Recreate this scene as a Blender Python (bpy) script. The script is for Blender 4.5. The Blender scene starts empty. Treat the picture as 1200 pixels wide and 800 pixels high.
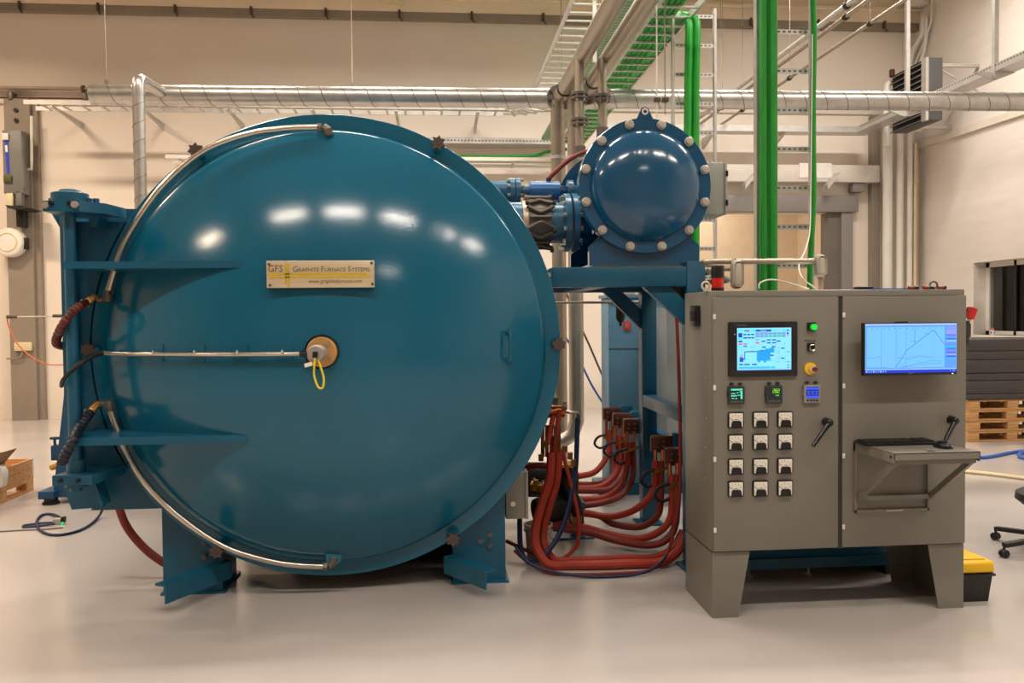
import bpy, bmesh, math, random
from mathutils import Vector, Matrix
random.seed(7)
SC = bpy.context.scene
COL = SC.collection
PI = math.pi

# ------------------------------------------------------------------ camera
FPX, YAW, PITCH, ROLL = 984.5, 0.0895, 0.0288, 0.0096
CAM = Vector((0, 0, 1.68))
def _axes():
    cy, sy, cp, sp, cr, sr = (math.cos(YAW), math.sin(YAW), math.cos(PITCH), math.sin(PITCH), math.cos(ROLL), math.sin(ROLL))
    f = Vector((sy, cy, 0)); r = Vector((cy, -sy, 0))
    fw = f * cp + Vector((0, 0, -sp)); dn = Vector((0, 0, -1)) * cp - f * sp
    return r * cr + dn * sr, dn * cr - r * sr, fw
AR, AD, AF = _axes()
cam = bpy.data.cameras.new('camera'); cam.sensor_width = 36; cam.lens = FPX / 1200 * 36; cam.clip_end = 100
camo = bpy.data.objects.new('camera', cam); COL.objects.link(camo)
m = Matrix.Identity(4)
for i, a in enumerate((AR, -AD, -AF)):
    for j in range(3): m[j][i] = a[j]
m.translation = CAM
camo.matrix_world = m
SC.camera = camo
ORD = ['first', 'second', 'third', 'fourth', 'fifth', 'sixth', 'seventh', 'eighth', 'ninth', 'tenth', 'eleventh', 'twelfth', 'thirteenth', 'fourteenth', 'fifteenth']
def at(u, v, Y=None, Z=None, X=None):      # a sight line of the survey met with a known depth, height or side plane
    d = AR * ((u - 600) / FPX) + AD * ((v - 400) / FPX) + AF
    t = Y / d.y if Y is not None else ((Z - CAM.z) / d.z if Z is not None else X / d.x)
    return CAM + d * t

# ------------------------------------------------------------------ world, lamps, exposure
W = bpy.data.worlds.new('world'); SC.world = W; W.use_nodes = True
W.node_tree.nodes['Background'].inputs[0].default_value = (.5, .5, .55, 1)
W.node_tree.nodes['Background'].inputs[1].default_value = 0.02
SC.view_settings.view_transform = 'Standard'; SC.view_settings.look = 'None'
SC.view_settings.gamma = 1; SC.view_settings.exposure = -0.69
SC.view_settings.use_curve_mapping = False
LAMP_W = 165
LAMP_COL = (1.0, .92, .83)
LAMP_X = (-7.9, -3.0, -.55, 1.9, 4.35, 6.8)
LAMP_Y = (-5.5, .5, 6.5, 11.6)
LAMP_Z = 7.2

# ------------------------------------------------------------------ materials
def lin(c):
    return tuple((x / 255 / 12.92 if x / 255 <= .04045 else ((x / 255 + .055) / 1.055) ** 2.4) for x in c)
MATS = {}
def mat(name, rgb, rough=.5, metal=0., var=.06, scale=6., bump=0., bscale=60., spec=.5, coat=0., stretch=None, emit=0, var_rough=0.):
    if name in MATS: return MATS[name]
    M = bpy.data.materials.new(name); M.use_nodes = True; nt = M.node_tree; N = nt.nodes; L = nt.links
    b = N['Principled BSDF']; c = lin(rgb)
    b.inputs['Roughness'].default_value = rough; b.inputs['Metallic'].default_value = metal
    b.inputs['Specular IOR Level'].default_value = spec; b.inputs['Coat Weight'].default_value = coat
    b.inputs['Coat Roughness'].default_value = .08
    tc = N.new('ShaderNodeTexCoord'); src = tc.outputs['Object']
    if stretch:
        mp = N.new('ShaderNodeMapping'); mp.inputs['Scale'].default_value = stretch; L.new(src, mp.inputs[0]); src = mp.outputs[0]
    nz = N.new('ShaderNodeTexNoise'); nz.inputs['Scale'].default_value = scale; nz.inputs['Detail'].default_value = 4; L.new(src, nz.inputs['Vector'])
    rp = N.new('ShaderNodeValToRGB'); L.new(nz.outputs['Fac'], rp.inputs[0])
    rp.color_ramp.elements[0].position = .3; rp.color_ramp.elements[1].position = .7
    rp.color_ramp.elements[0].color = tuple(x * (1 - var) for x in c) + (1,)
    rp.color_ramp.elements[1].color = tuple(min(1, x * (1 + var)) for x in c) + (1,)
    L.new(rp.outputs[0], b.inputs['Base Color'])
    if var_rough:
        mr = N.new('ShaderNodeMapRange'); L.new(nz.outputs['Fac'], mr.inputs[0])
        mr.inputs[3].default_value = rough - var_rough; mr.inputs[4].default_value = rough + var_rough
        L.new(mr.outputs[0], b.inputs['Roughness'])
    if bump:
        n2 = N.new('ShaderNodeTexNoise'); n2.inputs['Scale'].default_value = bscale; n2.inputs['Detail'].default_value = 3; L.new(src, n2.inputs['Vector'])
        bp = N.new('ShaderNodeBump'); bp.inputs['Strength'].default_value = bump; bp.inputs['Distance'].default_value = .01
        L.new(n2.outputs['Fac'], bp.inputs['Height']); L.new(bp.outputs[0], b.inputs['Normal'])
    if emit:
        b.inputs['Emission Color'].default_value = c + (1,); b.inputs['Emission Strength'].default_value = emit
    MATS[name] = M
    return M
def wood_mat(name, rgb):
    M = mat(name, rgb, .7, var=.3, scale=5, stretch=(1, 9, 9), bump=.1)
    return M
def screen_mat():
    M = bpy.data.materials.new('lit screen image'); M.use_nodes = True; nt = M.node_tree; N = nt.nodes
    b = N['Principled BSDF']; a = N.new('ShaderNodeVertexColor'); a.layer_name = 'Col'
    b.inputs['Base Color'].default_value = (.01, .01, .01, 1); b.inputs['Roughness'].default_value = .35
    nt.links.new(a.outputs[0], b.inputs['Emission Color']); b.inputs['Emission Strength'].default_value = 1.75
    return M
def glass_mat(name):
    M = bpy.data.materials.new(name); M.use_nodes = True; b = M.node_tree.nodes['Principled BSDF']
    b.inputs['Base Color'].default_value = (.9, .95, .93, 1); b.inputs['Roughness'].default_value = .02
    b.inputs['Transmission Weight'].default_value = 1; b.inputs['IOR'].default_value = 1.45
    return M

BLUE = mat('tank blue enamel', (13, 94, 122), .15, var=.05, scale=1.2, bump=.035, bscale=70, spec=.5)
BLUE2 = mat('bright blue enamel', (12, 80, 118), .16, var=.04, scale=2, spec=.55, coat=.4)
BLUE3 = mat('frame blue paint', (13, 84, 112), .36, var=.08, scale=3)
BLUE4 = mat('pump blue paint', (18, 76, 122), .4, var=.08, scale=3)
LBLUE = mat('pale blue panel paint', (92, 138, 164), .4, var=.04, scale=2)
PBLUE = mat('pale pipe blue', (46, 104, 136), .3, var=.05)
STEEL = mat('brushed stainless steel', (205, 196, 184), .28, 1, var=.06, scale=4)
PIPE = mat('dull stainless pipe', (170, 160, 146), .38, .85, var=.10, scale=3, var_rough=.08)
GALV = mat('galvanised sheet', (190, 187, 182), .33, .9, var=.10, scale=9, var_rough=.06)
GALVM = mat('galvanised ladder steel', (196, 193, 188), .42, .65, var=.08, scale=9)
SEAM = mat('duct seam', (120, 114, 106), .5, .7)
CAB = mat('cabinet grey enamel', (121, 117, 107), .42, var=.03, scale=2, bump=.03, bscale=160)
CABD = mat('cabinet seam dark', (60, 55, 48), .6)
BLACK = mat('black plastic', (17, 17, 18), .35, var=.1)
RUBBER = mat('black rubber', (24, 23, 23), .6, var=.2, scale=12)
DKBROWN = mat('dark bronze knob', (84, 70, 62), .5, .3, var=.12)
IRON = mat('cast iron grey', (110, 103, 96), .5, .6, var=.15, scale=12)
BRASS = mat('brass', (196, 150, 74), .32, .85, var=.1)
COPPER = mat('copper', (186, 106, 66), .35, .85, var=.15, scale=10)
DCOPPER = mat('tarnished copper', (92, 52, 40), .45, .6, var=.25, scale=14)
REDH = mat('red hose rubber', (160, 46, 22), .6, var=.14, scale=10)
REDD = mat('dark red hose', (118, 32, 18), .6, var=.15, scale=10)
NAVY = mat('navy hose', (20, 34, 74), .45, var=.12)
HBLUE = mat('blue air hose', (48, 92, 172), .5, var=.1)
GREEN = mat('green cable sheath', (28, 150, 44), .45, var=.16, scale=14, stretch=(1, 1, .3))
GTRAY = mat('tray green bounce tint', (132, 164, 128), .5, var=.08)  # green bounce light from the cables, painted as the tray colour
WHITE = mat('white plastic', (226, 220, 210), .45, var=.04)
CREAM = mat('cream plastic', (216, 200, 160), .5, var=.05)
WALLM = mat('wall paint', (226, 214, 200), .75, var=.03, scale=.7, bump=.05, bscale=9)
WALLB = mat('wall paint brickwork', (230, 220, 210), .75, var=.035, scale=1.4, bump=.35, bscale=3.2, stretch=(1, 1, 4))
TRIMM = mat('beige beam paint', (226, 208, 182), .65, var=.08, scale=2, stretch=(.3, 1, 1))
GREYP = mat('grey column paint', (140, 128, 114), .6, var=.06)
GREYD = mat('grey door steel', (126, 120, 116), .5, var=.04)
CEILM = mat('ceiling sheet', (196, 188, 176), .8, var=.05)
WARM = mat('cream door panel', (232, 214, 188), .6, var=.04)
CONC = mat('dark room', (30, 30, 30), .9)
GRAPH = mat('graphite', (62, 58, 57), .55, var=.2, scale=7, stretch=(1, 1, 6))
WOOD = wood_mat('pallet pine', (188, 142, 90))
WOOD2 = wood_mat('crate pine', (204, 150, 96))
CARD = mat('cardboard', (176, 136, 98), .8, var=.08)
PAPER = mat('paper', (238, 232, 222), .7)
YEL = mat('yellow plastic', (240, 190, 16), .4, var=.04)
YCAB = mat('yellow cable', (226, 206, 30), .4)
REDP = mat('red plastic', (198, 34, 22), .3, var=.05)
EGREEN = mat('green lamp lens', (30, 220, 70), .3, emit=.8)
EGLED = mat('green led', (40, 230, 130), .3, emit=.9)
PLATE = mat('engraved metal plate', (226, 208, 176), .35, .55, var=.05, stretch=(1, 1, 12))
INK = mat('engraved olive ink', (110, 92, 48), .5)
YINK = mat('yellow plate ink', (206, 176, 0), .45)
ORG = mat('orange wire', (220, 112, 70), .5)
DARKM = mat('dark machinery', (40, 36, 33), .5, .3, var=.25, scale=12)
LAMPM = mat('lamp diffuser', (255, 240, 215), .5, emit=3)
FLOORM = mat('epoxy floor', (182, 174, 168), .17, var=.05, scale=.8, spec=.42, var_rough=.05, bump=.012, bscale=5)
LBL = mat('red label', (214, 60, 54), .5)
SCREEN = screen_mat()
GLASS = glass_mat('window glass')

# ------------------------------------------------------------------ mesh builder
class MB:
    def __init__(s): s.b = bmesh.new(); s.col = {}
    def box(s, x0, x1, y0, y1, z0, z1, bev=0, seg=2, rot=None, piv=None):
        r = bmesh.ops.create_cube(s.b, size=1)['verts']
        c = Vector(((x0 + x1) / 2, (y0 + y1) / 2, (z0 + z1) / 2))
        for v in r: v.co = Vector((v.co.x * (x1 - x0), v.co.y * (y1 - y0), v.co.z * (z1 - z0))) + c
        if bev:
            es = list({e for v in r for e in v.link_edges})
            g = bmesh.ops.bevel(s.b, geom=es, offset=bev, segments=seg, affect='EDGES', profile=.5)
            r = list({v for f in g['faces'] for v in f.verts} | {v for v in r if v.is_valid})
        if rot:
            p = piv or c
            for v in r: v.co = rot @ (v.co - p) + p
        return s
    def beam(s, a, b, w, h, up=(0, 0, 1), bev=0):           # square bar from a to b
        a = Vector(a); b = Vector(b); d = (b - a).normalized(); u = Vector(up); x = d.cross(u).normalized(); u = x.cross(d)
        vs = [s.b.verts.new(p + x * sx * w / 2 + u * sz * h / 2) for p in (a, b) for sx, sz in ((-1, -1), (1, -1), (1, 1), (-1, 1))]
        for f in ((3, 2, 1, 0), (4, 5, 6, 7), (0, 1, 5, 4), (1, 2, 6, 5), (2, 3, 7, 6), (3, 0, 4, 7)): s.b.faces.new([vs[i] for i in f])
        return s
    def poly(s, pts, d):                                     # prism: outline pts pushed by vector d
        d = Vector(d); a = [s.b.verts.new(Vector(p)) for p in pts]; c = [s.b.verts.new(Vector(p) + d) for p in pts]; n = len(pts)
        s.b.faces.new(a[::-1]); s.b.faces.new(c)
        for i in range(n): s.b.faces.new((a[i], a[(i + 1) % n], c[(i + 1) % n], c[i]))
        return s
    def tube(s, pts, r, seg=10, cap=True, smooth=0, closed=False):
        pts = [Vector(p) for p in pts]
        if smooth and len(pts) > 2: pts = crom(pts, smooth)
        n = len(pts); rr = r if isinstance(r, (list, tuple)) else [r] * n
        if len(rr) != n: rr = [rr[min(len(rr) - 1, int(i * len(rr) / n))] for i in range(n)]
        t0 = (pts[1] - pts[0]).normalized(); ref = Vector((0, 0, 1)) if abs(t0.z) < .9 else Vector((1, 0, 0))
        x = t0.cross(ref).normalized(); rings = []; pt = t0
        for i, p in enumerate(pts):
            t = (pts[min(i + 1, n - 1)] - pts[max(i - 1, 0)])
            t = t.normalized() if t.length > 1e-9 else pt
            q = pt.rotation_difference(t); x = (q @ x).normalized(); pt = t; y = t.cross(x)
            rings.append([s.b.verts.new(p + (x * math.cos(k * 2 * PI / seg) + y * math.sin(k * 2 * PI / seg)) * rr[i]) for k in range(seg)])
        for a, c in zip(rings, rings[1:]):
            for k in range(seg): s.b.faces.new((a[k], a[(k + 1) % seg], c[(k + 1) % seg], c[k]))
        if closed:
            a, c = rings[-1], rings[0]
            for k in range(seg): s.b.faces.new((a[k], a[(k + 1) % seg], c[(k + 1) % seg], c[k]))
        elif cap: s.b.faces.new(rings[0][::-1]); s.b.faces.new(rings[-1])
        return s
    def cyl(s, a, b, r, seg=16, r2=None): return s.tube([a, b], [r, r if r2 is None else r2], seg)
    def lathe(s, prof, o, ax, seg=32):                       # prof (radius, distance along ax)
        o = Vector(o); ax = Vector(ax).normalized(); ref = Vector((0, 0, 1)) if abs(ax.z) < .9 else Vector((1, 0, 0))
        x = ax.cross(ref).normalized(); y = ax.cross(x); rings = []
        for r, h in prof:
            if r < 1e-6: rings.append([s.b.verts.new(o + ax * h)])
            else: rings.append([s.b.verts.new(o + ax * h + (x * math.cos(k * 2 * PI / seg) + y * math.sin(k * 2 * PI / seg)) * r) for k in range(seg)])
        for a, c in zip(rings, rings[1:]):
            for k in range(seg):
                k2 = (k + 1) % seg
                q = [a[k % len(a)], a[k2 % len(a)], c[k2 % len(c)], c[k % len(c)]]
                q = [v for i, v in enumerate(q) if v not in q[:i]]
                if len(q) > 2: s.b.faces.new(q)
        return s
    def sphere(s, c, r, seg=12, sc=(1, 1, 1)):
        g = bmesh.ops.create_uvsphere(s.b, u_segments=seg, v_segments=max(6, seg // 2), radius=r)['verts']
        for v in g: v.co = Vector((v.co.x * sc[0], v.co.y * sc[1], v.co.z * sc[2])) + Vector(c)
        return s
    def torus(s, c, R, r, ax=(0, 1, 0), seg=20, ms=8, a0=0, a1=2 * PI):
        ax = Vector(ax).normalized(); ref = Vector((0, 0, 1)) if abs(ax.z) < .9 else Vector((1, 0, 0))
        x = ax.cross(ref).normalized(); y = ax.cross(x); c = Vector(c); full = abs(a1 - a0 - 2 * PI) < 1e-6
        pts = [c + (x * math.cos(a0 + (a1 - a0) * k / seg) + y * math.sin(a0 + (a1 - a0) * k / seg)) * R for k in range(seg if full else seg + 1)]
        return s.tube(pts + ([pts[0]] if full else []), r, ms)
    def quad(s, pts, col):
        f = s.b.faces.new([s.b.verts.new(Vector(p)) for p in pts]); s.col[f] = col; return s
def crom(p, n):
    out = []
    for i in range(len(p) - 1):
        a = p[max(i - 1, 0)]; b = p[i]; c = p[i + 1]; d = p[min(i + 2, len(p) - 1)]
        for k in range(n):
            t = k / n
            out.append(.5 * (2 * b + (c - a) * t + (2 * a - 5 * b + 4 * c - d) * t * t + (3 * b - a - 3 * c + d) * t ** 3))
    return out + [p[-1]]
def origin(o):
    v = Vector((0, 0, 0))
    while o: v += Vector(o.location); o = o.parent
    return v
def obj(name, mb, m, parent=None, kind=None, smooth=True, angle=35, loc=None):
    me = bpy.data.meshes.new(name); b = mb.b
    bmesh.ops.recalc_face_normals(b, faces=[f for f in b.faces if f not in mb.col])
    if mb.col:
        cl = b.loops.layers.float_color.new('Col')
        for f, c in mb.col.items():
            for l in f.loops: l[cl] = lin(c) + (1,)
    if parent: off = origin(parent)
    elif loc is not None: off = Vector(loc)
    else:
        xs = [v.co for v in b.verts]
        off = Vector(((min(v.x for v in xs) + max(v.x for v in xs)) / 2, (min(v.y for v in xs) + max(v.y for v in xs)) / 2, min(v.z for v in xs)))
    bmesh.ops.translate(b, verts=b.verts, vec=-off)
    b.to_mesh(me); b.free(); me.materials.append(m)
    if smooth:
        for p in me.polygons: p.use_smooth = True
        me.set_sharp_from_angle(angle=math.radians(angle))
    o = bpy.data.objects.new(name, me); COL.objects.link(o)
    if parent: o.parent = parent
    else: o.location = off
    if kind: o['kind'] = kind
    return o
def tag(o, label, cat, group=None):
    o['label'] = label; o['category'] = cat
    if group: o['group'] = group
    return o
def thing(name, label, cat, loc, group=None):
    o = bpy.data.objects.new(name, None); o.empty_display_size = .1; COL.objects.link(o); o.location = loc
    return tag(o, label, cat, group)
def single(name, mb, m, label, cat, group=None, **k): return tag(obj(name, mb, m, **k), label, cat, group)
def shift_copy(o, d, parent=None):
    c = o.copy(); COL.objects.link(c)
    if parent is not None: c.parent = parent
    c.location = Vector(o.location) + Vector(d)
    for ch in o.children:
        k = ch.copy(); COL.objects.link(k); k.parent = c
        for g in ch.children:
            h = g.copy(); COL.objects.link(h); h.parent = k
    return c
def text_mb(mb, s, o, size, ex, ez, m=None):               # flat lettering standing along ex, up ez
    cu = bpy.data.curves.new('lettering', 'FONT'); cu.body = s; cu.size = size; cu.resolution_u = 2; cu.extrude = 0
    t = bpy.data.objects.new('lettering', cu); COL.objects.link(t); bpy.context.view_layer.update()
    me = t.to_mesh(); o = Vector(o); ex = Vector(ex); ez = Vector(ez); w = max([v.co.x for v in me.vertices] + [.001])
    vs = [mb.b.verts.new(o + ex * v.co.x + ez * v.co.y) for v in me.vertices]
    for p in me.polygons:
        try: mb.b.faces.new([vs[i] for i in p.vertices])
        except ValueError: pass
    t.to_mesh_clear(); bpy.data.objects.remove(t); bpy.data.curves.remove(cu)
    return w

# ================================================================== SETTING
X0, X1, Y0, Y1, ZC = -13., 9.0, -11., 15.15, 8.2
obj('floor', MB().box(X0 - .2, X1 + .2, Y0 - .2, Y1 + 4, -.2, 0), FLOORM, kind='structure')
obj('ceiling', MB().box(X0 - .2, X1 + .2, Y0 - .2, Y1 + .2, ZC, ZC + .15), CEILM, kind='structure')
# back wall with the gate opening
DX0, DX1, DZ = 3.6, 7.33, 3.57
obj('wall_back', MB().box(X0, DX0, Y1, Y1 + .25, 0, ZC).box(DX1, X1, Y1, Y1 + .25, 0, ZC).box(DX0, DX1, Y1, Y1 + .25, DZ, ZC), WALLM, kind='structure', smooth=False)
obj('wall_left', MB().box(X0 - .2, X0, Y0, Y1, 0, ZC), WALLM, kind='structure')
obj('wall_front', MB().box(X0, X1, Y0 - .2, Y0, 0, ZC), WALLM, kind='structure')
# right wall with window opening
wl = at(1141, 308, X=X1); wr_ = at(1200, 303, X=X1); wb = at(1150, 392, X=X1)
WY1, WY0, WZ1, WZ0 = wl.y, wr_.y - 1.3, wl.z, wb.z
obj('wall_right', MB().box(X1, X1 + .35, Y0, WY0, 0, ZC).box(X1, X1 + .35, WY1, Y1 + .25, 0, ZC).box(X1, X1 + .35, WY0, WY1, 0, WZ0).box(X1, X1 + .35, WY0, WY1, WZ1, ZC), WALLB, kind='structure', smooth=False)
w1 = obj('window_1', MB().box(X1 + .22, X1 + .30, WY1 - .09, WY1, WZ0, WZ1).box(X1 + .22, X1 + .30, WY0, WY0 + .09, WZ0, WZ1)
         .box(X1 + .22, X1 + .30, WY0, WY1, WZ1 - .08, WZ1).box(X1 + .22, X1 + .30, WY0, WY1, WZ0, WZ0 + .06), WHITE, kind='structure')
obj('window_pane', MB().box(X1 + .25, X1 + .262, WY0 + .09, WY1 - .09, WZ0 + .06, WZ1 - .08), GLASS, w1)
obj('window_sill', MB().box(X1 - .05, X1 + .22, WY0 - .03, WY1 + .03, WZ0 - .04, WZ0), WHITE, w1)
obj('window_mullion', MB().box(X1 + .22, X1 + .29, WY1 - .75, WY1 - .69, WZ0, WZ1), BLACK, w1)
# the unlit room beyond the window
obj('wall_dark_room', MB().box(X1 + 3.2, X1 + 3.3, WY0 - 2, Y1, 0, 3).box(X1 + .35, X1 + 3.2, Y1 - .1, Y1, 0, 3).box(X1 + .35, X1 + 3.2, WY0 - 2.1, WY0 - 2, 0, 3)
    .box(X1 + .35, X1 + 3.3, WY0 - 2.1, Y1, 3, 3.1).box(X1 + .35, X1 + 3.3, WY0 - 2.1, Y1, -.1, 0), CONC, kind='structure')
# gate in the back wall: lintel, jamb, bright room behind
d1 = obj('door_1', MB().box(DX0, DX1 + .49, Y1 - .16, Y1, DZ, DZ + .30, .01), GREYD, kind='structure')
obj('door_frame', MB().box(DX1 + .18, DX1 + .40, Y1 - .12, Y1, 0, DZ), GREYD, d1)
obj('door_jamb', MB().box(DX1 - .05, DX1 + .18, Y1 - .06, Y1 + .25, 0, DZ), mat('dark jamb', (98, 90, 84), .6), d1)
obj('door_frame', MB().box(DX0 - .2, DX0, Y1 - .12, Y1, 0, DZ), GREYD, d1)
obj('wall_side_room', MB().box(DX0 - 1.5, DX1 + 1, Y1 + 3.2, Y1 + 3.35, 0, 5).box(DX1 + .8, DX1 + 1, Y1 + .25, Y1 + 3.2, 0, 5).box(DX0 - 1.5, DX0 - 1.3, Y1 + .25, Y1 + 3.2, 0, 5)
    .box(DX0 - 1.5, DX1 + 1, Y1 + .25, Y1 + 3.3, 5, 5.1), WARM, kind='structure')
# wall beam along the top of the back wall
zb = 6.93
obj('trim_1', MB().box(X0, X1, Y1 - .13, Y1, zb, zb + .13), GREYP, kind='structure')
t2 = obj('trim_2', MB().box(X0, X1, Y1 - .16, Y1, zb + .13, zb + .62, .01), TRIMM, kind='structure')
obj('rib', MB().box(X0, X1, Y1 - .23, Y1 - .16, zb + .32, zb + .39, .01), TRIMM, t2)
obj('rib', MB().box(X0, X1, Y1 - .24, Y1 - .16, zb + .55, zb + .66, .01), TRIMM, t2)
for i in range(17):
    x = -8.2 + i * 1.27
    if x > 8.6: break
    single('hook', MB().box(x - .02, x + .02, Y1 - .18, Y1 - .13, zb + .02, zb + .15).beam((x, Y1 - .16, zb + .02), (x + .05, Y1 - .18, zb - .05), .022, .022), DKBROWN,
           'small steel hook on the high grey beam, %s from the white side wall' % ORD[13 - i], 'hook', 'hooks along the high beam')
for i in range(14):
    x = -7.5 + i * 1.7
    if i % 3 == 1 and x < 8: obj('cleat', MB().box(x - .18, x + .18, Y1 - .27, Y1 - .16, zb + .24, zb + .36, .02), CREAM, t2)
# a shallow ledge line where the upper wall cladding ends
obj('trim_3', MB().box(X0, X1, Y1 - .05, Y1, 5.62, 5.70), WALLM, kind='structure')
# grey steel column on the rear wall
cl = at(5, 120, Y=15.0).x; cr_ = at(35, 120, Y=15.0).x
tc = obj('trim_4', MB().box(cl, cr_, 14.98, 15.15, 0, 5.45).box(cr_, cr_ + .09, 15.05, 15.15, 0, 5.45), GREYP, kind='structure')
obj('bolt_head', MB().cyl((cl + .2, 14.985, 5.25), (cl + .2, 14.95, 5.25), .035).cyl((cl + .2, 14.985, 5.08), (cl + .2, 14.95, 5.08), .035), BLACK, tc)
obj('trim_5', MB().box(at(1022, 250, Y=15).x, at(1031.5, 250, Y=15).x, 15.0, 15.15, 0, 5.35), GREYP, kind='structure')     # column in the corner

# ------------------------------------------------------------------ ceiling lamps (seen as reflections in the enamel)
lamp0 = None
for y in LAMP_Y:
    for x in (LAMP_X if y > 0 else (LAMP_X[3] + 1.1,)):
        nm = 'ceiling tube lamp %s from the white side wall in the %s' % (ORD[5 - LAMP_X.index(x)] if x in LAMP_X else 'alone, away', {-5.5: 'front hall', .5: 'row before the furnace', 6.5: 'row over the furnace', 11.6: 'row nearest the rear wall'}[y])
        if lamp0 is None:
            lamp0 = thing('ceiling_lamp', nm, 'lamp', (x, y, LAMP_Z), 'ceiling lamps in rows')
            obj('housing', MB().poly([(x - .78, y - .2, LAMP_Z + .01), (x - .78, y + .2, LAMP_Z + .01), (x - .78, y + .1, LAMP_Z + .12), (x - .78, y - .1, LAMP_Z + .12)], (1.56, 0, 0)), WHITE, lamp0)
            obj('hanger', MB().cyl((x - .5, y, LAMP_Z + .12), (x - .5, y, ZC), .006, 6), STEEL, lamp0)
            obj('hanger', MB().cyl((x + .5, y, LAMP_Z + .12), (x + .5, y, ZC), .006, 6), STEEL, lamp0)
        else: shift_copy(lamp0, (x - lamp0.location.x, y - lamp0.location.y, 0))['label'] = nm
        l = bpy.data.lights.new('tube_light', 'AREA'); l.shape = 'RECTANGLE'; l.size = 1.5; l.size_y = .30; l.energy = LAMP_W * (1.25 if y > 9 else (.9 if y == .5 else 1)) * (1.35 if x > 6 else 2.3 if x < -5 else 1); l.spread = math.radians(178 if x > 6 else 150); l.color = LAMP_COL if x > -1 else (1, .88, .75) if x > -5 else (1, .80, .60)
        lo = bpy.data.objects.new('tube_light', l); COL.objects.link(lo); lo.location = (x, y, LAMP_Z - .01)
l = bpy.data.lights.new('side_room_light', 'AREA'); l.size = 1.5; l.energy = 105; l.color = (1, .88, .74)
lo = bpy.data.objects.new('side_room_light', l); COL.objects.link(lo); lo.location = (5.5, 17, 4.6)

# ================================================================== FURNACE
FX, FZ, FY, FR = -.639, 1.512, 5.2, 1.407
fur = thing('vacuum_furnace', 'huge round blue vacuum furnace with a domed door on short legs', 'furnace', (FX, 6.5, 0))
RS, RK, APEX = 2.2, .055, 4.714
def dome_y(r): return APEX + RS - math.sqrt(RS * RS - r * r)
sa = (1.305 - RK) / (RS - RK); a0 = math.asin(sa); r1 = RS * sa; yk = dome_y(r1)
prof = [(r1 * i / 30, dome_y(r1 * i / 30)) for i in range(31)]
for k in range(1, 9):
    a = a0 + (PI / 2 - a0) * k / 8
    prof.append((r1 - RK * math.sin(a0) + RK * math.sin(a), yk + RK * math.cos(a0) - RK * math.cos(a)))
rk = prof[-1][0]
prof += [(rk + .002, FY - .012), (rk + .014, FY), (FR - .003, FY), (FR, FY + .003), (FR, FY + .075), (FR - .3, FY + .078), (0, FY + .078)]
obj('door', MB().lathe(prof, (FX, 0, FZ), (0, 1, 0), 128), BLUE, fur, angle=30)
sh = [(0, 5.283), (FR - .02, 5.283), (FR - .02, 5.36), (1.26, 5.365), (1.26, 8.0), (1.15, 8.18), (.8, 8.36), (.4, 8.44), (0, 8.46)]
obj('vessel_shell', MB().lathe(sh, (FX, 0, FZ), (0, 1, 0), 72), BLUE3, fur)
def on_dome(u, v, off=0.):        # point of the dome met by the sight line u,v
    y = 4.8
    for _ in range(12):
        p = at(u, v, Y=y); y = dome_y(min(1.24, math.hypot(p.x - FX, p.z - FZ))) - off
    return at(u, v, Y=y)
# star knobs on clamp bolts around the rim
for k in range(6):
    a = math.radians([123.0, 61.5, 0, -58.5, -119.5, 180][k]); R = FR - .02
    c = Vector((FX + R * math.cos(a), 0, FZ + R * math.sin(a)))
    star = []
    for i in range(14):
        rr = .046 if i % 2 == 0 else .030; t = a + .3 + i * PI / 7
        star.append((c.x + rr * math.cos(t), 5.09, c.z + rr * math.sin(t)))
    kn = obj('star_knob', MB().poly(star, (0, .028, 0)).cyl((c.x, 5.118, c.z), (c.x, 5.33, c.z), .012).cyl((c.x, 5.085, c.z), (c.x, 5.092, c.z), .012), DKBROWN, fur)
    e = Vector((math.cos(a), 0, math.sin(a)))
    obj('clamp_arm', MB().beam(c + Vector((0, 5.19, 0)) - e * .035, c + Vector((0, 5.19, 0)) + e * .045, .03, .05, (0, 1, 0)), BLUE3, kn)
# nameplate on its backing block
p0 = at(312, 305.5, Y=4.70); p1 = at(438.5, 305, Y=4.70); p2 = at(312.5, 336, Y=4.70)
NX0, NX1, NZ1, NZ0 = p0.x, p1.x, (p0.z + p1.z) / 2, p2.z - .006
npb = obj('nameplate', MB().box(NX0, NX1, 4.70, 4.706, NZ0, NZ1, .002), PLATE, fur)
obj('backing_block', MB().box(NX0 + .004, NX1 - .004, 4.706, 4.80, NZ0 + .004, NZ1 - .004), BLUE, npb)
nw, nh = NX1 - NX0, NZ1 - NZ0
def nm(x, z): return (NX0 + nw * x, 4.6985, NZ0 + nh * z)
def nrect(mb, x0, z0, x1, z1): return mb.box(NX0 + nw * x0, NX0 + nw * x1, 4.6982, 4.7002, NZ0 + nh * z0, NZ0 + nh * z1)
yb = MB(); nrect(yb, .01, .475, .935, .54); nrect(yb, .035, .36, .965, .42); nrect(yb, .170, .12, .187, .95); nrect(yb, .196, .04, .210, .88)
obj('cross_bars', yb, YINK, npb)
lt = MB()
ex, ez = Vector((1, 0, 0)), Vector((0, 0, 1))
text_mb(lt, 'GFS', nm(.012, .59), nh * .36, ex * .93, ez)
cx = .238
for w_ in ('Graphite', 'Furnace', 'Systems'):
    wd = text_mb(lt, w_[0], nm(cx, .59), nh * .29, ex, ez); cx += wd / nw + .004
    wd = text_mb(lt, w_[1:].upper(), nm(cx, .59), nh * .215, ex * .92, ez); cx += wd * .92 / nw + .016
text_mb(lt, 'www.graphitefurnace.com', nm(.385, .17), nh * .21, ex * .88, ez)
obj('lettering', lt, INK, npb, smooth=False)
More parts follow.
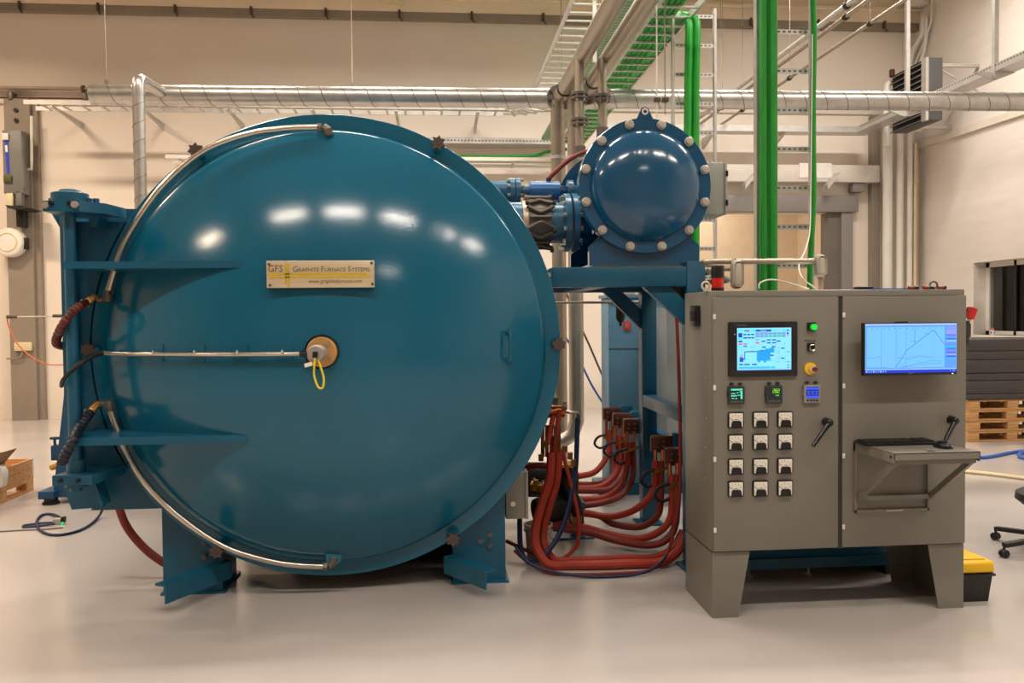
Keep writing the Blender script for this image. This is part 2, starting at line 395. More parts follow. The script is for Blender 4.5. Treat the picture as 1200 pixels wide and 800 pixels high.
for x, z in ((.025, .87), (.975, .9), (.03, .1), (.98, .12)):
    obj('screw', MB().cyl(nm(x, z), Vector(nm(x, z)) + Vector((0, .004, 0)), .0085, 10), IRON, npb)
# thermocouple port
tp = on_dome(378, 412); tp.y -= .005
tcf = obj('sensor_flange', MB().lathe([(0, -.05), (.078, -.05), (.082, -.046), (.082, -.03), (.084, -.03), (.084, .01)], tp, (0, 1, 0), 32), mat('bronze flange', (206, 158, 100), .4, .5, var=.08), fur)
obj('flange_neck', MB().lathe([(.095, -.025), (.1, .05)], tp, (0, 1, 0), 32), BLUE, tcf)
for k in range(4):
    a = PI / 4 + k * PI / 2 + .1; c = tp + Vector((math.cos(a) * .058, -.05, math.sin(a) * .058))
    obj('bolt', MB().cyl(c, c + Vector((0, -.012, 0)), .013, 6).cyl(c + Vector((0, -.012, 0)), c + Vector((0, -.02, 0)), .007, 8), STEEL, tcf)
obj('sensor_head', MB().lathe([(.035, -.05), (.035, -.1), (.042, -.105), (.042, -.15), (.038, -.155), (.038, -.19), (.046, -.195), (.046, -.25), (.04, -.262), (0, -.262)], tp, (0, 1, 0), 24), mat('sensor grey', (176, 166, 158), .45, .4), tcf)
tip = tp + Vector((0, -.262, 0))
obj('plug', MB().box(tip.x - .012, tip.x + .012, tip.y - .03, tip.y, tip.z - .02, tip.z + .012, .003), BLACK, tcf)
a = tip + Vector((0, -.02, -.015))
obj('yellow_cable', MB().tube([a, a + Vector((-.004, -.01, -.05)), a + Vector((-.006, 0, -.10)), a + Vector((.012, 0, -.155)), a + Vector((.036, 0, -.16)), a + Vector((.042, 0, -.11)), a + Vector((.026, 0, -.05)), a + Vector((.012, .02, -.02))], .0055, 8, smooth=6), YCAB, tcf)
obj('paper_tag', MB().beam(a + Vector((-.055, 0, -.045)), a + Vector((-.015, 0, -.035)), .002, .02), PAPER, tcf)
# straight conduit across the door
cpts = [on_dome(u, 412, .04) for u in (121, 135, 150, 175, 200, 230, 260, 290, 320, 340, 352)]
for p in cpts: p.z = cpts[0].z - .006
ca, cb = cpts[0], cpts[-1]
cd = obj('conduit', MB().tube(cpts, .0125, 14, smooth=5), STEEL, fur)
obj('end_sleeve', MB().cyl(cb, cb + Vector((.05, -.012, 0)), .017, 12), BLACK, cd)
for u in (180, 228, 278, 331):
    p = on_dome(u, 412, .04); p.z = ca.z; dy = dome_y(math.hypot(p.x - FX, p.z - FZ))
    obj('pipe_clamp', MB().torus(p, .016, .006, (1, 0, 0), 14, 6).cyl(p + Vector((0, .01, 0)), Vector((p.x, dy + .01, p.z)), .008), STEEL, cd)
    obj('clamp_pad', MB().beam((p.x - .03, dome_y(math.hypot(p.x - .03 - FX, p.z - FZ)) - .003, p.z), (p.x + .05, dome_y(math.hypot(p.x + .05 - FX, p.z - FZ)) - .003, p.z), .012, .1), BLUE, cd)
cab_pts = [ca, at(112, 415, Y=5.02), at(98, 423, Y=4.94), at(84, 434, Y=4.90), at(74, 445, Y=4.92), at(72, 452, Y=5.05)]
obj('flexible_sleeve', MB().tube(cab_pts, [.012, .016] * 40, 8, smooth=8), RUBBER, cd)
obj('yellow_wire', MB().tube([ca + Vector((-.03, -.03, -.005)), ca + Vector((-.085, -.06, -.03))], .006, 6), YCAB, cd)
# cooling tubes following the rim
TY = 5.10
up_px = [(377, 149.5), (345, 150), (322, 152), (300, 155), (268, 164), (235, 179), (200, 208), (175, 237), (150, 276), (138, 304), (126.5, 342)]
lo_px = [(129, 479), (133, 491), (141, 513), (153, 540), (174, 570), (204, 600), (240, 627), (270, 643.5), (300, 653), (328, 659.5), (355, 662.5), (383, 663.5)]
tu = obj('cooling_tube', MB().tube([at(u, v, Y=TY) for u, v in up_px], .0185, 12, smooth=6), STEEL, fur)
tl = obj('cooling_tube', MB().tube([at(u, v, Y=TY) for u, v in lo_px], .0185, 12, smooth=6), STEEL, fur)
p = at(380, 149.5, Y=TY); q = on_dome(383, 160)
obj('elbow_fitting', MB().cyl(at(372, 149.5, Y=TY), at(377, 149.5, Y=TY), .028, 6).tube([p, at(384, 152, Y=TY - .01), at(384.5, 157, Y=TY)], .026, 10).cyl(at(384.5, 154, Y=TY), at(384, 160, Y=TY + .08), .028, 6), IRON, tu)
obj('boss', MB().cyl(at(382.5, 159, Y=TY), at(381.8, 161, Y=TY + .1), .045, 16), BLUE, tu)
p = at(386, 662.5, Y=TY)
obj('elbow_fitting', MB().cyl(at(379, 663.5, Y=TY), at(384, 663.5, Y=TY), .028, 6).tube([p, at(390, 660, Y=TY), at(391, 654, Y=TY)], .024, 10).cyl(at(391, 658, Y=TY), at(391, 652, Y=TY + .03), .028, 6), IRON, tl)
obj('boss', MB().cyl(at(391, 653, Y=TY + .0), at(390.5, 650, Y=TY + .12), .048, 16), BLUE, tl)
obj('elbow_fitting', MB().tube([at(126.5, 340, Y=TY), at(125, 350, Y=TY), at(116, 350.5, Y=TY)], .024, 10).cyl(at(126, 345, Y=TY), at(125.5, 353, Y=TY), .03, 8), IRON, tu)
obj('brass_nipple', MB().tube([at(117, 350, Y=TY), at(110, 348, Y=TY), at(103, 353, Y=TY - .02), at(98, 356.5, Y=TY - .02)], .02, 8), BRASS, tu)
hp = [at(100, 355, Y=5.06), at(91, 360, Y=4.93), at(82, 369, Y=4.88), at(74, 380, Y=4.9), at(67.5, 393, Y=5.0), at(66, 402, Y=5.06), at(72, 405, Y=5.2)]
obj('wrapped_hose', MB().tube(hp, [.018, .026, .026, .018] * 18, 10, smooth=10), mat('red black wrap', (92, 36, 28), .5, var=.4, scale=30), tu)
obj('hose_clip', MB().cyl(at(101, 354, Y=5.07), at(99, 356, Y=5.07), .03, 10), STEEL, tu)
obj('elbow_fitting', MB().tube([at(129, 482, Y=TY), at(127.5, 473, Y=TY), at(118, 473, Y=TY)], .024, 10).cyl(at(127, 470, Y=TY), at(128, 478, Y=TY), .03, 8), IRON, tl)
obj('brass_nipple', MB().tube([at(119, 473, Y=TY), at(113, 474, Y=TY), at(107, 481, Y=TY - .02)], .022, 8), BRASS, tl)
hp = [at(106, 482, Y=5.05), at(100, 491, Y=5.0), at(93, 502, Y=4.9), at(85, 517, Y=4.76), at(77, 532, Y=4.76), at(73, 541, Y=4.8)]
obj('wrapped_hose', MB().tube(hp, [.022, .029, .029, .022] * 15, 10, smooth=12), mat('navy black wrap', (24, 28, 44), .5, var=.3, scale=30), tl)
obj('hose_clip', MB().cyl(at(106, 481, Y=5.07), at(104, 484, Y=5.07), .033, 10), STEEL, tl)
# door handle
h0 = on_dome(597, 389); h1 = on_dome(597, 422)
oo = Vector((.0, -.055, 0))
obj('door_handle', MB().tube([h0, h0 + oo * .8 + Vector((-.005, 0, 0)), h0 + oo + Vector((.0, 0, -.02)), h1 + oo + Vector((0, 0, .02)), h1 + oo * .8, h1], .0095, 10, smooth=4)
    .cyl(h0 + Vector((0, -.02, 0)), h0 + Vector((0, .02, 0)), .02, 10).cyl(h1 + Vector((0, -.02, 0)), h1 + Vector((0, .02, 0)), .02, 10), BLUE, fur)
# hinge side: gusset fins, carrier panel, pin and brackets
GY = 4.81
for v0, v1, ur in ((306.0, 314.2, 284.5), (511.5, 520.5, 290)):
    a = at(180, v0, Y=GY); b = at(180, v1, Y=GY); xr = at(ur, v0, Y=GY).x; xl = at(75, v0, Y=GY).x
    z = a.z; t = a.z - b.z
    pts = [(xl, GY, z - t), (xr, GY, z - t)]
    for i in range(9):
        x = xr + (-1.83 - xr) * i / 8; pts.append((x, dome_y(min(1.24, math.hypot(x - FX, z - FZ))) + .02, z - t))
    pts += [(-1.86, 5.24, z - t), (xl, 5.24, z - t)]
    obj('hinge_gusset', MB().poly(pts, (0, 0, t)), BLUE3, fur)
HY = 5.30
zt = at(120, 262, Y=HY).z; zb2 = at(120, 545, Y=HY).z
xl_ = at(86, 400, Y=HY).x; xe_ = at(73, 400, Y=5.12).x
arc = []
for i in range(17):
    z = zb2 + (zt - zb2) * i / 16; arc.append((FX - math.sqrt((FR + .006) ** 2 - (z - FZ) ** 2), 5.19, z))
obj('carrier_panel', MB().poly([(xl_, 5.19, zt), (xl_, 5.19, zb2)] + arc, (0, .11, 0)).box(xe_, xe_ + .07, 5.12, HY + .10, zb2 - .05, zt + .03, .004).box(xl_ + .03, xl_ + .045, 5.178, 5.19, zb2, zt), BLUE3, fur)
zt3 = at(120, 245, Y=5.5).z; zb3 = at(120, 597, Y=5.3).z
obj('carrier_back_plate', MB().box(at(90, 250, Y=5.5).x, -1.5, 5.48, 5.53, zb2, zt3), BLUE3, fur)
lx0 = at(108, 595, Y=5.3).x; lx1 = at(204, 595, Y=5.3).x
obj('carrier_foot_plate', MB().poly([(lx0, 5.29, zb3), (lx1, 5.29, zb3), (lx1 - .0, 5.29, zb3 + .1), (-1.72, 5.29, .95), (lx0, 5.29, .95)], (0, .04, 0)), BLUE3, fur)
px_ = at(83, 400, Y=4.95).x
pin = obj('hinge_pin', MB().cyl((px_, 4.97, at(83, 575, Y=4.97).z), (px_, 4.97, at(83, 240, Y=4.97).z), .032, 20), BLUE3, fur)
zt4 = at(70, 235, Y=4.86).z; zt5 = at(70, 247.5, Y=4.86).z
bx0 = at(50, 240, Y=4.86).x; bx1 = at(93, 240, Y=4.86).x
hb = obj('hinge_bracket', MB().poly([(bx0, 4.86, zt5), (bx1, 4.86, zt5), (bx1 + .10, 4.97, zt5), (bx1 + .13, 5.2, zt5), (bx0 + .06, 5.2, zt5), (bx0, 5.02, zt5)], (0, 0, zt4 - zt5)), BLUE3, fur)
obj('bracket_rib', MB().poly([at(u, v, Y=5.15) for u, v in ((58, 246), (80, 246), (79, 282))], (0, .03, 0)), BLUE3, hb, smooth=False)
obj('bracket_rib', MB().poly([at(u, v, Y=5.02) for u, v in ((101, 247), (117, 249), (113, 265), (106, 265))], (0, .14, 0)), BLUE3, hb, smooth=False)
hc = at(82, 230, Y=4.99); zh = at(82, 223.5, Y=4.99).z
obj('hub', MB().lathe([(.098, zt4), (.098, zt4 + .055), (.09, zt4 + .06), (.06, zt4 + .06), (.055, zt4 + .075), (.05, zt4 + .078), (0, zt4 + .078)], (hc.x, 4.99, 0), (0, 0, 1), 28), BLUE3, hb)
for u, v in ((54, 240.5), (88.5, 240)):
    c = at(u, v, Y=4.86); obj('pale_bolt', MB().cyl(c, c + Vector((0, -.02, 0)), .019, 12), mat('pale bolt', (168, 158, 146), .5, .4), hb)
for u, v in ((60.5, 238.5), (82, 238.5)):
    c = at(u, v, Y=4.86); obj('dark_bolt', MB().cyl(c, c + Vector((0, -.014, 0)), .013, 10), BLACK, hb)
for u, v in ((60.5, 231.5), (105, 236.5), (113, 243)):
    c = at(u, v, Y=4.99); obj('hex_bolt', MB().cyl((c.x, 4.99, zt4 - .02), (c.x, 4.99, zt4 + .03), .017, 6), BLUE4, hb)
zq = at(80, 557, Y=4.86).z; zq2 = at(80, 568.5, Y=4.86).z
qx0 = at(61, 560, Y=4.86).x; qx1 = at(108, 560, Y=4.86).x
hb2 = obj('hinge_bracket', MB().poly([(qx0, 4.86, zq2), (qx1, 4.86, zq2), (qx1 + .06, 5.2, zq2), (qx0 + .05, 5.2, zq2)], (0, 0, zq - zq2)), BLUE3, fur)
obj('bracket_rib', MB().poly([at(u, v, Y=5.12) for u, v in ((74, 569), (109, 568), (120, 594), (84, 597))], (0, .05, 0)), BLUE3, hb2, smooth=False)
obj('bracket_rib', MB().poly([at(u, v, Y=5.0) for u, v in ((106, 566), (111, 565), (121, 592), (117, 594))], (0, .12, 0)), BLUE3, hb2, smooth=False)
obj('lower_hub', MB().cyl((px_, 4.98, zq2 - .03), (px_, 4.98, zq2), .06, 20).cyl((px_, 4.98, zq), (px_, 4.98, zq + .07), .05, 20), BLUE3, hb2)
for u, v in ((71, 563), (92, 563)):
    c = at(u, v, Y=4.86); obj('dark_bolt', MB().cyl(c, c + Vector((0, -.012, 0)), .012, 10), BLACK, hb2)
# legs with base plates and floor angles
for i, (xa, xb_) in enumerate(((-1.69, -1.335), (.085, .42))):
    leg = obj('leg', MB().box(xa, xb_, 5.29, 5.31, .012, .85).box(xa, xa + .02, 5.31, 5.65, .012, .85).box(xb_ - .02, xb_, 5.31, 5.65, .012, .85), BLUE3, fur)
    obj('base_plate', MB().box(xa - .01, xb_ + .02, 5.26, 5.68, 0, .014), BLUE3, leg)
    if i == 0: P = [at(193, 707.5, Z=.08), at(270, 676.5, Z=.08)]; bs = ((-1.44, .315), (-1.44, .225), (-1.36, .27))
    else: P = [at(570.5, 690.5, Z=.08), at(522, 671, Z=.08)]; bs = ((.26, .265), (.32, .305), (.32, .235))
    d = (P[1] - P[0]); d.z = 0; n = Vector((d.y, -d.x, 0)).normalized() * (-1 if i == 0 else 1)
    H = .108
    am = MB().poly([P[0], P[0] + Vector((0, 0, H)), P[1] + Vector((0, 0, H)), P[1]], n * -.012)
    am.poly([P[0] + Vector((0, 0, H - .012)), P[1] + Vector((0, 0, H - .012)), P[1] + Vector((0, 0, H - .012)) + n * .07, P[0] + Vector((0, 0, H - .012)) + n * .07], (0, 0, .012))
    obj('floor_angle', am, BLUE3, leg)
    for x, z in bs: obj('bolt', MB().cyl((x, 5.29, z), (x, 5.272, z), .017, 8).cyl((x, 5.272, z), (x, 5.262, z), .009, 8), IRON, leg)
for xa in (-1.69, .085):
    obj('rear_leg', MB().box(xa, xa + .33, 7.5, 7.6, 0, .85), BLUE3, fur)
obj('added_dark_block', MB().box(-1.25, .42, 5.8, 7.9, .02, .42, .02), mat('added block black', (30, 30, 31), .7), fur)  # added dark block that deepens the shade beneath the vessel
obj('belly_port', MB().cyl((.3, 6.0, .8), (.62, 6.0, .62), .07, 14).cyl((.3, 6.6, .8), (.66, 6.6, .55), .07, 14), BLUE3, fur)

# ================================================================== REAR BLUE PUMP BODY behind the hinge
pu = thing('pump_skid', 'tall blue pump skid with a sloping side behind the furnace hinge', 'machine', (-3.0, 8.3, 0))
a = at(62, 588, Y=8.05); b = at(79, 425, Y=8.05)
obj('body', MB().poly([(a.x, 8.05, .06), (-2.3, 8.05, .06), (-2.3, 8.05, 1.65), (b.x + .02, 8.05, 1.6), (b.x, 8.05, b.z)], (0, .9, 0)), mat('skid blue paint', (14, 68, 104), .45), pu)
obj('base_rail', MB().box(a.x - .1, a.x + .04, 7.98, 9.0, .06, .13, .005), mat('skid blue paint', (14, 68, 104), .45), pu)
for x, y in ((a.x - .02, 8.06), (-2.6, 8.06), (a.x - .02, 8.9), (-2.6, 8.9)):
    obj('foot', MB().cyl((x, y, 0), (x, y, .06), .06, 14).cyl((x, y, .0), (x, y, .02), .075, 14), RUBBER, pu)
v1 = at(60, 528, Y=8.05)
vk = obj('side_valve', MB().box(v1.x - .03, v1.x + .06, 8.1, 8.2, v1.z - .1, v1.z + .04, .01).cyl((v1.x - .01, 8.15, v1.z + .04), (v1.x - .01, 8.15, v1.z + .1), .012).box(v1.x - .05, v1.x + .04, 8.13, 8.17, v1.z + .09, v1.z + .115, .008), mat('skid blue paint', (14, 68, 104), .45), pu)
obj('valve_nut', MB().cyl((v1.x - .05, 8.15, v1.z - .17), (v1.x + .03, 8.15, v1.z - .15), .03, 8), BRASS, vk)

# ================================================================== PLATFORM FRAME
FRX0, FRX1 = .73, 1.76
fr = thing('support_frame', 'blue steel frame carrying the round dust vessel beside the furnace', 'frame', (1.3, 6.0, 0))
zt, zb_ = 2.0, 1.872
zl_ = zt
obj('front_beam', MB().box(FRX0 + .02, 1.634, 5.381, 5.50, zb_, zt, .004).cyl((FRX0 + .03, 5.385, (zb_ + zt) / 2), (FRX0 + .03, 5.5, (zb_ + zt) / 2), .063, 20), BLUE3, fr)
obj('rear_beam', MB().box(FRX0, FRX1, 6.6, 6.72, zb_, zt, .004), BLUE3, fr)
obj('side_beam', MB().box(FRX1 - .12, FRX1, 5.50, 6.60, zb_, zt), BLUE3, fr)
obj('side_beam', MB().box(FRX0 + .28, FRX0 + .40, 5.50, 6.60, zb_, zt), BLUE3, fr)
pt = obj('front_post', MB().box(1.635, 1.76, 5.38, 5.50, 0.012, 2.035, .004), BLUE3, fr)
obj('foot_plate', MB().box(1.60, 1.8, 5.33, 5.55, 0, .013), BLUE3, pt)
pt = obj('rear_post', MB().box(1.638, 1.757, 6.6, 6.72, .012, zb_, .004), BLUE3, fr)
obj('foot_plate', MB().box(1.59, 1.8, 6.55, 6.77, 0, .013), BLUE3, pt)
obj('cross_rail', MB().box(1.64, 1.74, 5.5, 6.6, .955, 1.05, .003), BLUE3, fr)
def brace(name, pts, Y, t): obj(name, MB().poly([at(u, v, Y=Y) for u, v in pts], (0, t, 0)), BLUE3, fr)
brace('brace', [(752, 334), (783, 333), (806, 355), (806, 384)], 5.42, .06)
brace('brace', [(700, 335), (722, 335), (755, 366), (755, 389)], 6.64, .06)
c = at(643, 322, Y=5.37); obj('bolt', MB().cyl(c, c + Vector((0, .03, 0)), .016, 6), mat('yellow zinc', (196, 182, 130), .4, .5), fr)
c = at(714, 332, Y=5.4); obj('bolt', MB().cyl(c, c + Vector((0, .05, 0)), .009, 8), STEEL, fr)
c = at(782, 331, Y=5.41)
jb = obj('junction_plate', MB().box(c.x + .06, c.x + .26, 5.505, 5.52, 1.70, 1.87).box(c.x + .03, c.x + .1, 5.5, 5.55, 1.83, 1.87), IRON, fr)

# ================================================================== DUST VESSEL on the frame
DXc, DZc, DY, DR = 1.388, 2.54, 5.45, .446
dv = thing('dust_vessel', 'round glossy blue vessel with bolted domed cover standing on the frame', 'vessel', (DXc, 5.9, 2.0))
pr = [(0, -.115), (.12, -.108), (.22, -.085), (.29, -.056), (.335, -.024), (.36, .0), (.372, .03), (.376, .05)]
obj('domed_cover', MB().lathe(pr, (DXc, DY, DZc), (0, 1, 0), 72), BLUE2, dv)
obj('cover_flange', MB().lathe([(.372, .03), (.376, .03), (DR - .004, .03), (DR, .035), (DR, .062), (.30, .064)], (DXc, DY, DZc), (0, 1, 0), 72), BLUE2, dv)
obj('body_flange', MB().lathe([(.38, .07), (DR, .07), (DR, .10), (.36, .102)], (DXc, DY, DZc), (0, 1, 0), 64), BLUE2, dv)
obj('shell', MB().lathe([(.355, .09), (.355, 1.18)], (DXc, DY, DZc), (0, 1, 0), 48), BLUE2, dv)
obj('rear_flange', MB().lathe([(.355, 1.10), (.44, 1.10), (.44, 1.16), (.355, 1.165), (.3, 1.28), (.16, 1.34), (0, 1.36)], (DXc, DY, DZc), (0, 1, 0), 48), BLUE2, dv)
for k in range(12):
    a = PI / 12 + k * PI / 6; c = Vector((DXc + .413 * math.cos(a), DY, DZc + .413 * math.sin(a)))
    obj('bolt', MB().lathe([(.031, .03), (.031, .016), (.026, .012), (.024, .012), (.022, -.002), (.0, -.004)], c, (0, 1, 0), 12), mat('zinc bolt', (196, 188, 176), .4, .55), dv)
for k in range(10):
    a = PI / 10 + k * PI / 5; c = Vector((DXc + .4 * math.cos(a), DY + 1.08, DZc + .4 * math.sin(a)))
    obj('rear_bolt', MB().cyl(c, c + Vector((0, .02, 0)), .017, 8), STEEL, dv)
z0 = DZc + DR - .02
lug = [(DXc - .062, z0), (DXc - .04, z0 + .045), (DXc - .022, z0 + .085), (DXc, z0 + .094), (DXc + .022, z0 + .085), (DXc + .04, z0 + .045), (DXc + .062, z0)]
lg = obj('lifting_lug', MB().poly([(x, DY + .035, z) for x, z in lug], (0, .022, 0)), BLUE2, dv)
obj('lug_eye', MB().torus((DXc, DY + .033, z0 + .062), .017, .006, (0, 1, 0), 14, 6), WHITE, lg)
def saddle(y, t):
    hw, zb3, zs = .362, 2.012, DZc - .40
    pts = [(DXc - hw, y, zb3), (DXc + hw, y, zb3), (DXc + hw, y, zb3 + .14), (DXc + hw - .09, y, zb3 + .215)]
    for i in range(9):
        a = -.62 - (PI - 1.24) * i / 8
        pts.append((DXc + .36 * math.cos(a), y, DZc + .36 * math.sin(a)))
    pts += [(DXc - hw + .09, y, zb3 + .215), (DXc - hw, y, zb3 + .14)]
    return MB().poly(pts, (0, t, 0))
obj('saddle', saddle(5.60, .03), BLUE2, dv)
obj('saddle', saddle(6.35, .03), BLUE2, dv)
obj('saddle_shim', MB().box(DXc - .36, DXc + .36, 5.45, 5.64, 2.0005, 2.013), mat('olive rubber', (96, 84, 40), .7), dv)
obj('saddle_base', MB().box(DXc - .36, DXc + .36, 5.47, 6.42, 2.013, 2.03), BLUE2, dv)
# front apron in the plane of the saddle
obj('apron', MB().poly([at(690.5, 311, Y=5.53), at(819, 311, Y=5.53), at(819.5, 287, Y=5.53), at(809, 279, Y=5.53), at(757, 300 - 18, Y=5.53), at(706, 279, Y=5.53), at(690.5, 288, Y=5.53)], (0, .02, 0)), BLUE2, dv)

# ================================================================== PIPES between the furnace and the vessel
pp = thing('vacuum_pipe', 'thick pale blue vacuum pipe with a black clamp joining furnace and vessel', 'pipe', (.8, 6.0, 2.0))
c = at(640, 261, Y=6.0); zc = c.z
def pipe_x(u0, u1, r, m, name, parent, Y=6.0, z=None, seg=24):
    return obj(name, MB().cyl((at(u0, 261, Y=Y).x, Y, z if z else zc), (at(u1, 261, Y=Y).x, Y, z if z else zc), r, seg), m, parent)
pipe_x(592, 620, .145, PBLUE, 'furnace_stub', pp)
pipe_x(611, 618, .158, mat('coupling ring', (206, 186, 160), .4, .4), 'coupling_ring', pp)
cp = pipe_x(617, 643, .165, IRON, 'clamp_coupling', pp)
ux0, ux1 = at(615, 261, Y=6).x, at(646, 261, Y=6).x
jawm = mat('dark clamp iron', (112, 102, 94), .45, .55, var=.15)
def cpt(x, a, r_): return Vector((x, 6.0 - math.cos(a) * r_, zc + math.sin(a) * r_))
um = (ux0 + ux1) / 2; uw = (ux1 - ux0) / 2
for k in range(6):
    a = k * PI / 3 + .12
    jw = MB()
    for s_ in (-1, 1):
        jw.tube([cpt(um - uw, a + s_ * .44, .187), cpt(um - uw * .45, a + s_ * .30, .178), cpt(um, a + s_ * .20, .180), cpt(um + uw * .45, a + s_ * .30, .178), cpt(um + uw, a + s_ * .44, .187)], .015, 6, smooth=3)
    jw.tube([cpt(um - uw * .8, a, .185), cpt(um + uw * .8, a, .185)], .011, 6)
    obj('clamp_jaw', jw, jawm, cp, kind='stuff')
    for x in (ux0, ux1): obj('clamp_bolt', MB().cyl(cpt(x, a + .52, .2) - Vector((.012, 0, 0)), cpt(x, a + .52, .2) + Vector((.012, 0, 0)), .017, 6), BLACK, cp)
pipe_x(643, 664, .146, PBLUE, 'spool', pp)
for u in (659.5, 668.5):
    f_ = pipe_x(u, u + 6.5, .208, PBLUE, 'flange', pp, seg=32)
    for k in range(12):
        a = k * PI / 6 + .2; y, z = 6 - math.cos(a) * .183, zc + math.sin(a) * .183; x = at(u, 261, Y=6).x
        if u < 665: obj('bolt', MB().cyl((x - .02, y, z), (x, y, z), .017, 6), STEEL, f_)
        else: obj('bolt', MB().cyl((x + .04, y, z), (x + .062, y, z), .017, 6), STEEL, f_)
pipe_x(672, 690, .15, BLUE2, 'vessel_nozzle', pp)
pg = thing('vent_pipe', 'slimmer blue vent pipe above the clamped vacuum pipe', 'pipe', (.8, 6.35, 2.3))
z2 = at(620, 224, Y=6.35).z
def pipe2(u0, u1, r, m, name): return pipe_x(u0, u1, r, m, name, pg, 6.35, z2)
pipe2(572, 599, .076, PBLUE, 'furnace_stub')
for u in (597.5, 604): 
    f_ = pipe2(u, u + 5.5, .098, PBLUE, 'flange')
    for k in range(8):
        a = k * PI / 4 + .3; x = at(u + (0 if u < 600 else 5.5), 261, Y=6.35).x; s = -1 if u < 600 else 1
        obj('bolt', MB().cyl((x, 6.35 - math.cos(a) * .088, z2 + math.sin(a) * .088), (x + s * .022, 6.35 - math.cos(a) * .088, z2 + math.sin(a) * .088), .014, 6), STEEL, f_)
pipe2(609, 622, .05, PBLUE, 'spool')
pipe2(621, 655, .074, mat('valve blue', (34, 100, 158), .3), 'valve_body')
pipe2(654, 668, .04, BLUE4, 'spool')
pipe2(665, 671, .085, PBLUE, 'flange')
pipe2(670, 700, .05, BLUE2, 'vessel_nozzle')
c = at(643, 212, Y=6.35)
obj('top_nipple', MB().cyl((c.x, 6.35, z2 + .05), (c.x, 6.35, z2 + .1), .02, 8), BLUE4, pg)
single('red_air_hose', MB().tube([at(642, 210, Y=6.33), at(648, 204, Y=6.33), at(660, 193, Y=6.33), at(672, 184, Y=6.33), at(686, 178, Y=6.4), at(700, 178, Y=6.6), at(702, 190, Y=6.65)], .017, 8, smooth=6), REDD, 'thin red hose arching from the vent pipe to the vessel', 'hose')

# ================================================================== small grey box hung on the right of the vessel
eb = thing('terminal_box', 'pale grey terminal box fixed behind the rim of the domed vessel', 'box', at(842, 250, Y=5.9))
a = at(820, 190, Y=5.85); b = at(849, 251, Y=5.85)
obj('enclosure', MB().box(a.x, b.x, 5.85, 6.15, b.z, a.z, .006), mat('pale grey enamel', (164, 166, 154), .45), eb)
obj('lid_edge', MB().box(b.x, b.x + .018, 5.84, 6.16, b.z + .0, a.z, .003), mat('pale grey enamel', (164, 166, 154), .45), eb)
obj('hinge', MB().box(b.x + .005, b.x + .022, 5.832, 5.85, b.z + .06, b.z + .1).box(b.x + .005, b.x + .022, 5.832, 5.85, a.z - .1, a.z - .06), BLACK, eb)
obj('bracket', MB().box(1.74, a.x + .05, 6.2, 6.24, 2.2, 2.3), BLUE3, eb)

# ================================================================== CONTROL CABINET
CX0, CX1, CYF, CYB, CH = 1.505, 2.974, 4.48, 4.997, 1.8145
cb_ = thing('control_cabinet', 'tall grey two-door control cabinet with meters and a touch panel', 'cabinet', ((CX0 + CX1) / 2, 4.74, 0))
ZP = at(1000, 642.5, Y=CYF).z
obj('body', MB().box(CX0, CX1, CYF + .022, CYB, ZP, CH, .006), CAB, cb_)
obj('rain_lip', MB().box(CX0 + .03, CX1 - .06, CYF + .004, CYF + .025, CH - .034, CH - .026), CAB, cb_)
def dx(u): return at(u, 450, Y=CYF).x
def dz(v, u=900): return at(u, v, Y=CYF).z
for xs, s in ((CX0, 1), (CX1, -1)):
    pl = MB().box(min(xs, xs + s * .004), max(xs, xs + s * .004), CYF + .022, CYB, 0, ZP)
    pl.poly([(xs, CYF + .018, 0), (xs + s * .148, CYF + .018, 0), (xs + s * .215, CYF + .018, ZP), (xs, CYF + .018, ZP)], (0, .004, 0))
    pl.poly([(xs, CYB - .004, 0), (xs + s * .148, CYB - .004, 0), (xs + s * .215, CYB - .004, ZP), (xs, CYB - .004, ZP)], (0, .004, 0))
    obj('plinth_leg', pl, CAB, cb_, smooth=False)
obj('plinth_seam', MB().box(CX0 - .0015, CX0, CYF + .024, CYB, ZP - .003, ZP + .003), CABD, cb_)
XM0, XM1 = dx(982.5), dx(987.5)
for a, b in ((CX0 + .004, XM0), (XM1, CX1 - .004)):
    dd = obj('door', MB().box(a, b, CYF, CYF + .022, ZP + .008, CH - .036, .004), CAB, cb_)
    for v in ((371, 454, 538, 621) if a < 2 else (369, 452, 534, 617)):
        z = dz(v, 840 if a < 2 else 988); obj('hinge_tab', MB().box(a - .002, a + .013, CYF - .006, CYF + .002, z - .014, z + .014, .002), WHITE, dd)
obj('centre_seam', MB().box(XM0, XM1, CYF + .012, CYF + .023, ZP, CH - .03), CABD, cb_)
zv0, zv1 = at(816, 382, X=CX0).z, at(816, 358, X=CX0).z; yv0, yv1 = at(821, 370, X=CX0).y, at(812, 370, X=CX0).y
vt = obj('side_vent', MB().box(CX0 - .02, CX0, yv0, yv1, zv0, zv1, .006), BLACK, cb_)
obj('vent_grip', MB().box(CX0 - .03, CX0 - .018, yv0 + .03, yv1 - .03, zv0 + .03, zv1 - .03, .005), RUBBER, vt)
for v in (443, 490, 524, 560):
    obj('side_screw', MB().cyl(at(829 - (v % 3), v, X=CX0), at(829 - (v % 3), v, X=CX0) + Vector((-.004, 0, 0)), .005, 6), STEEL, cb_)
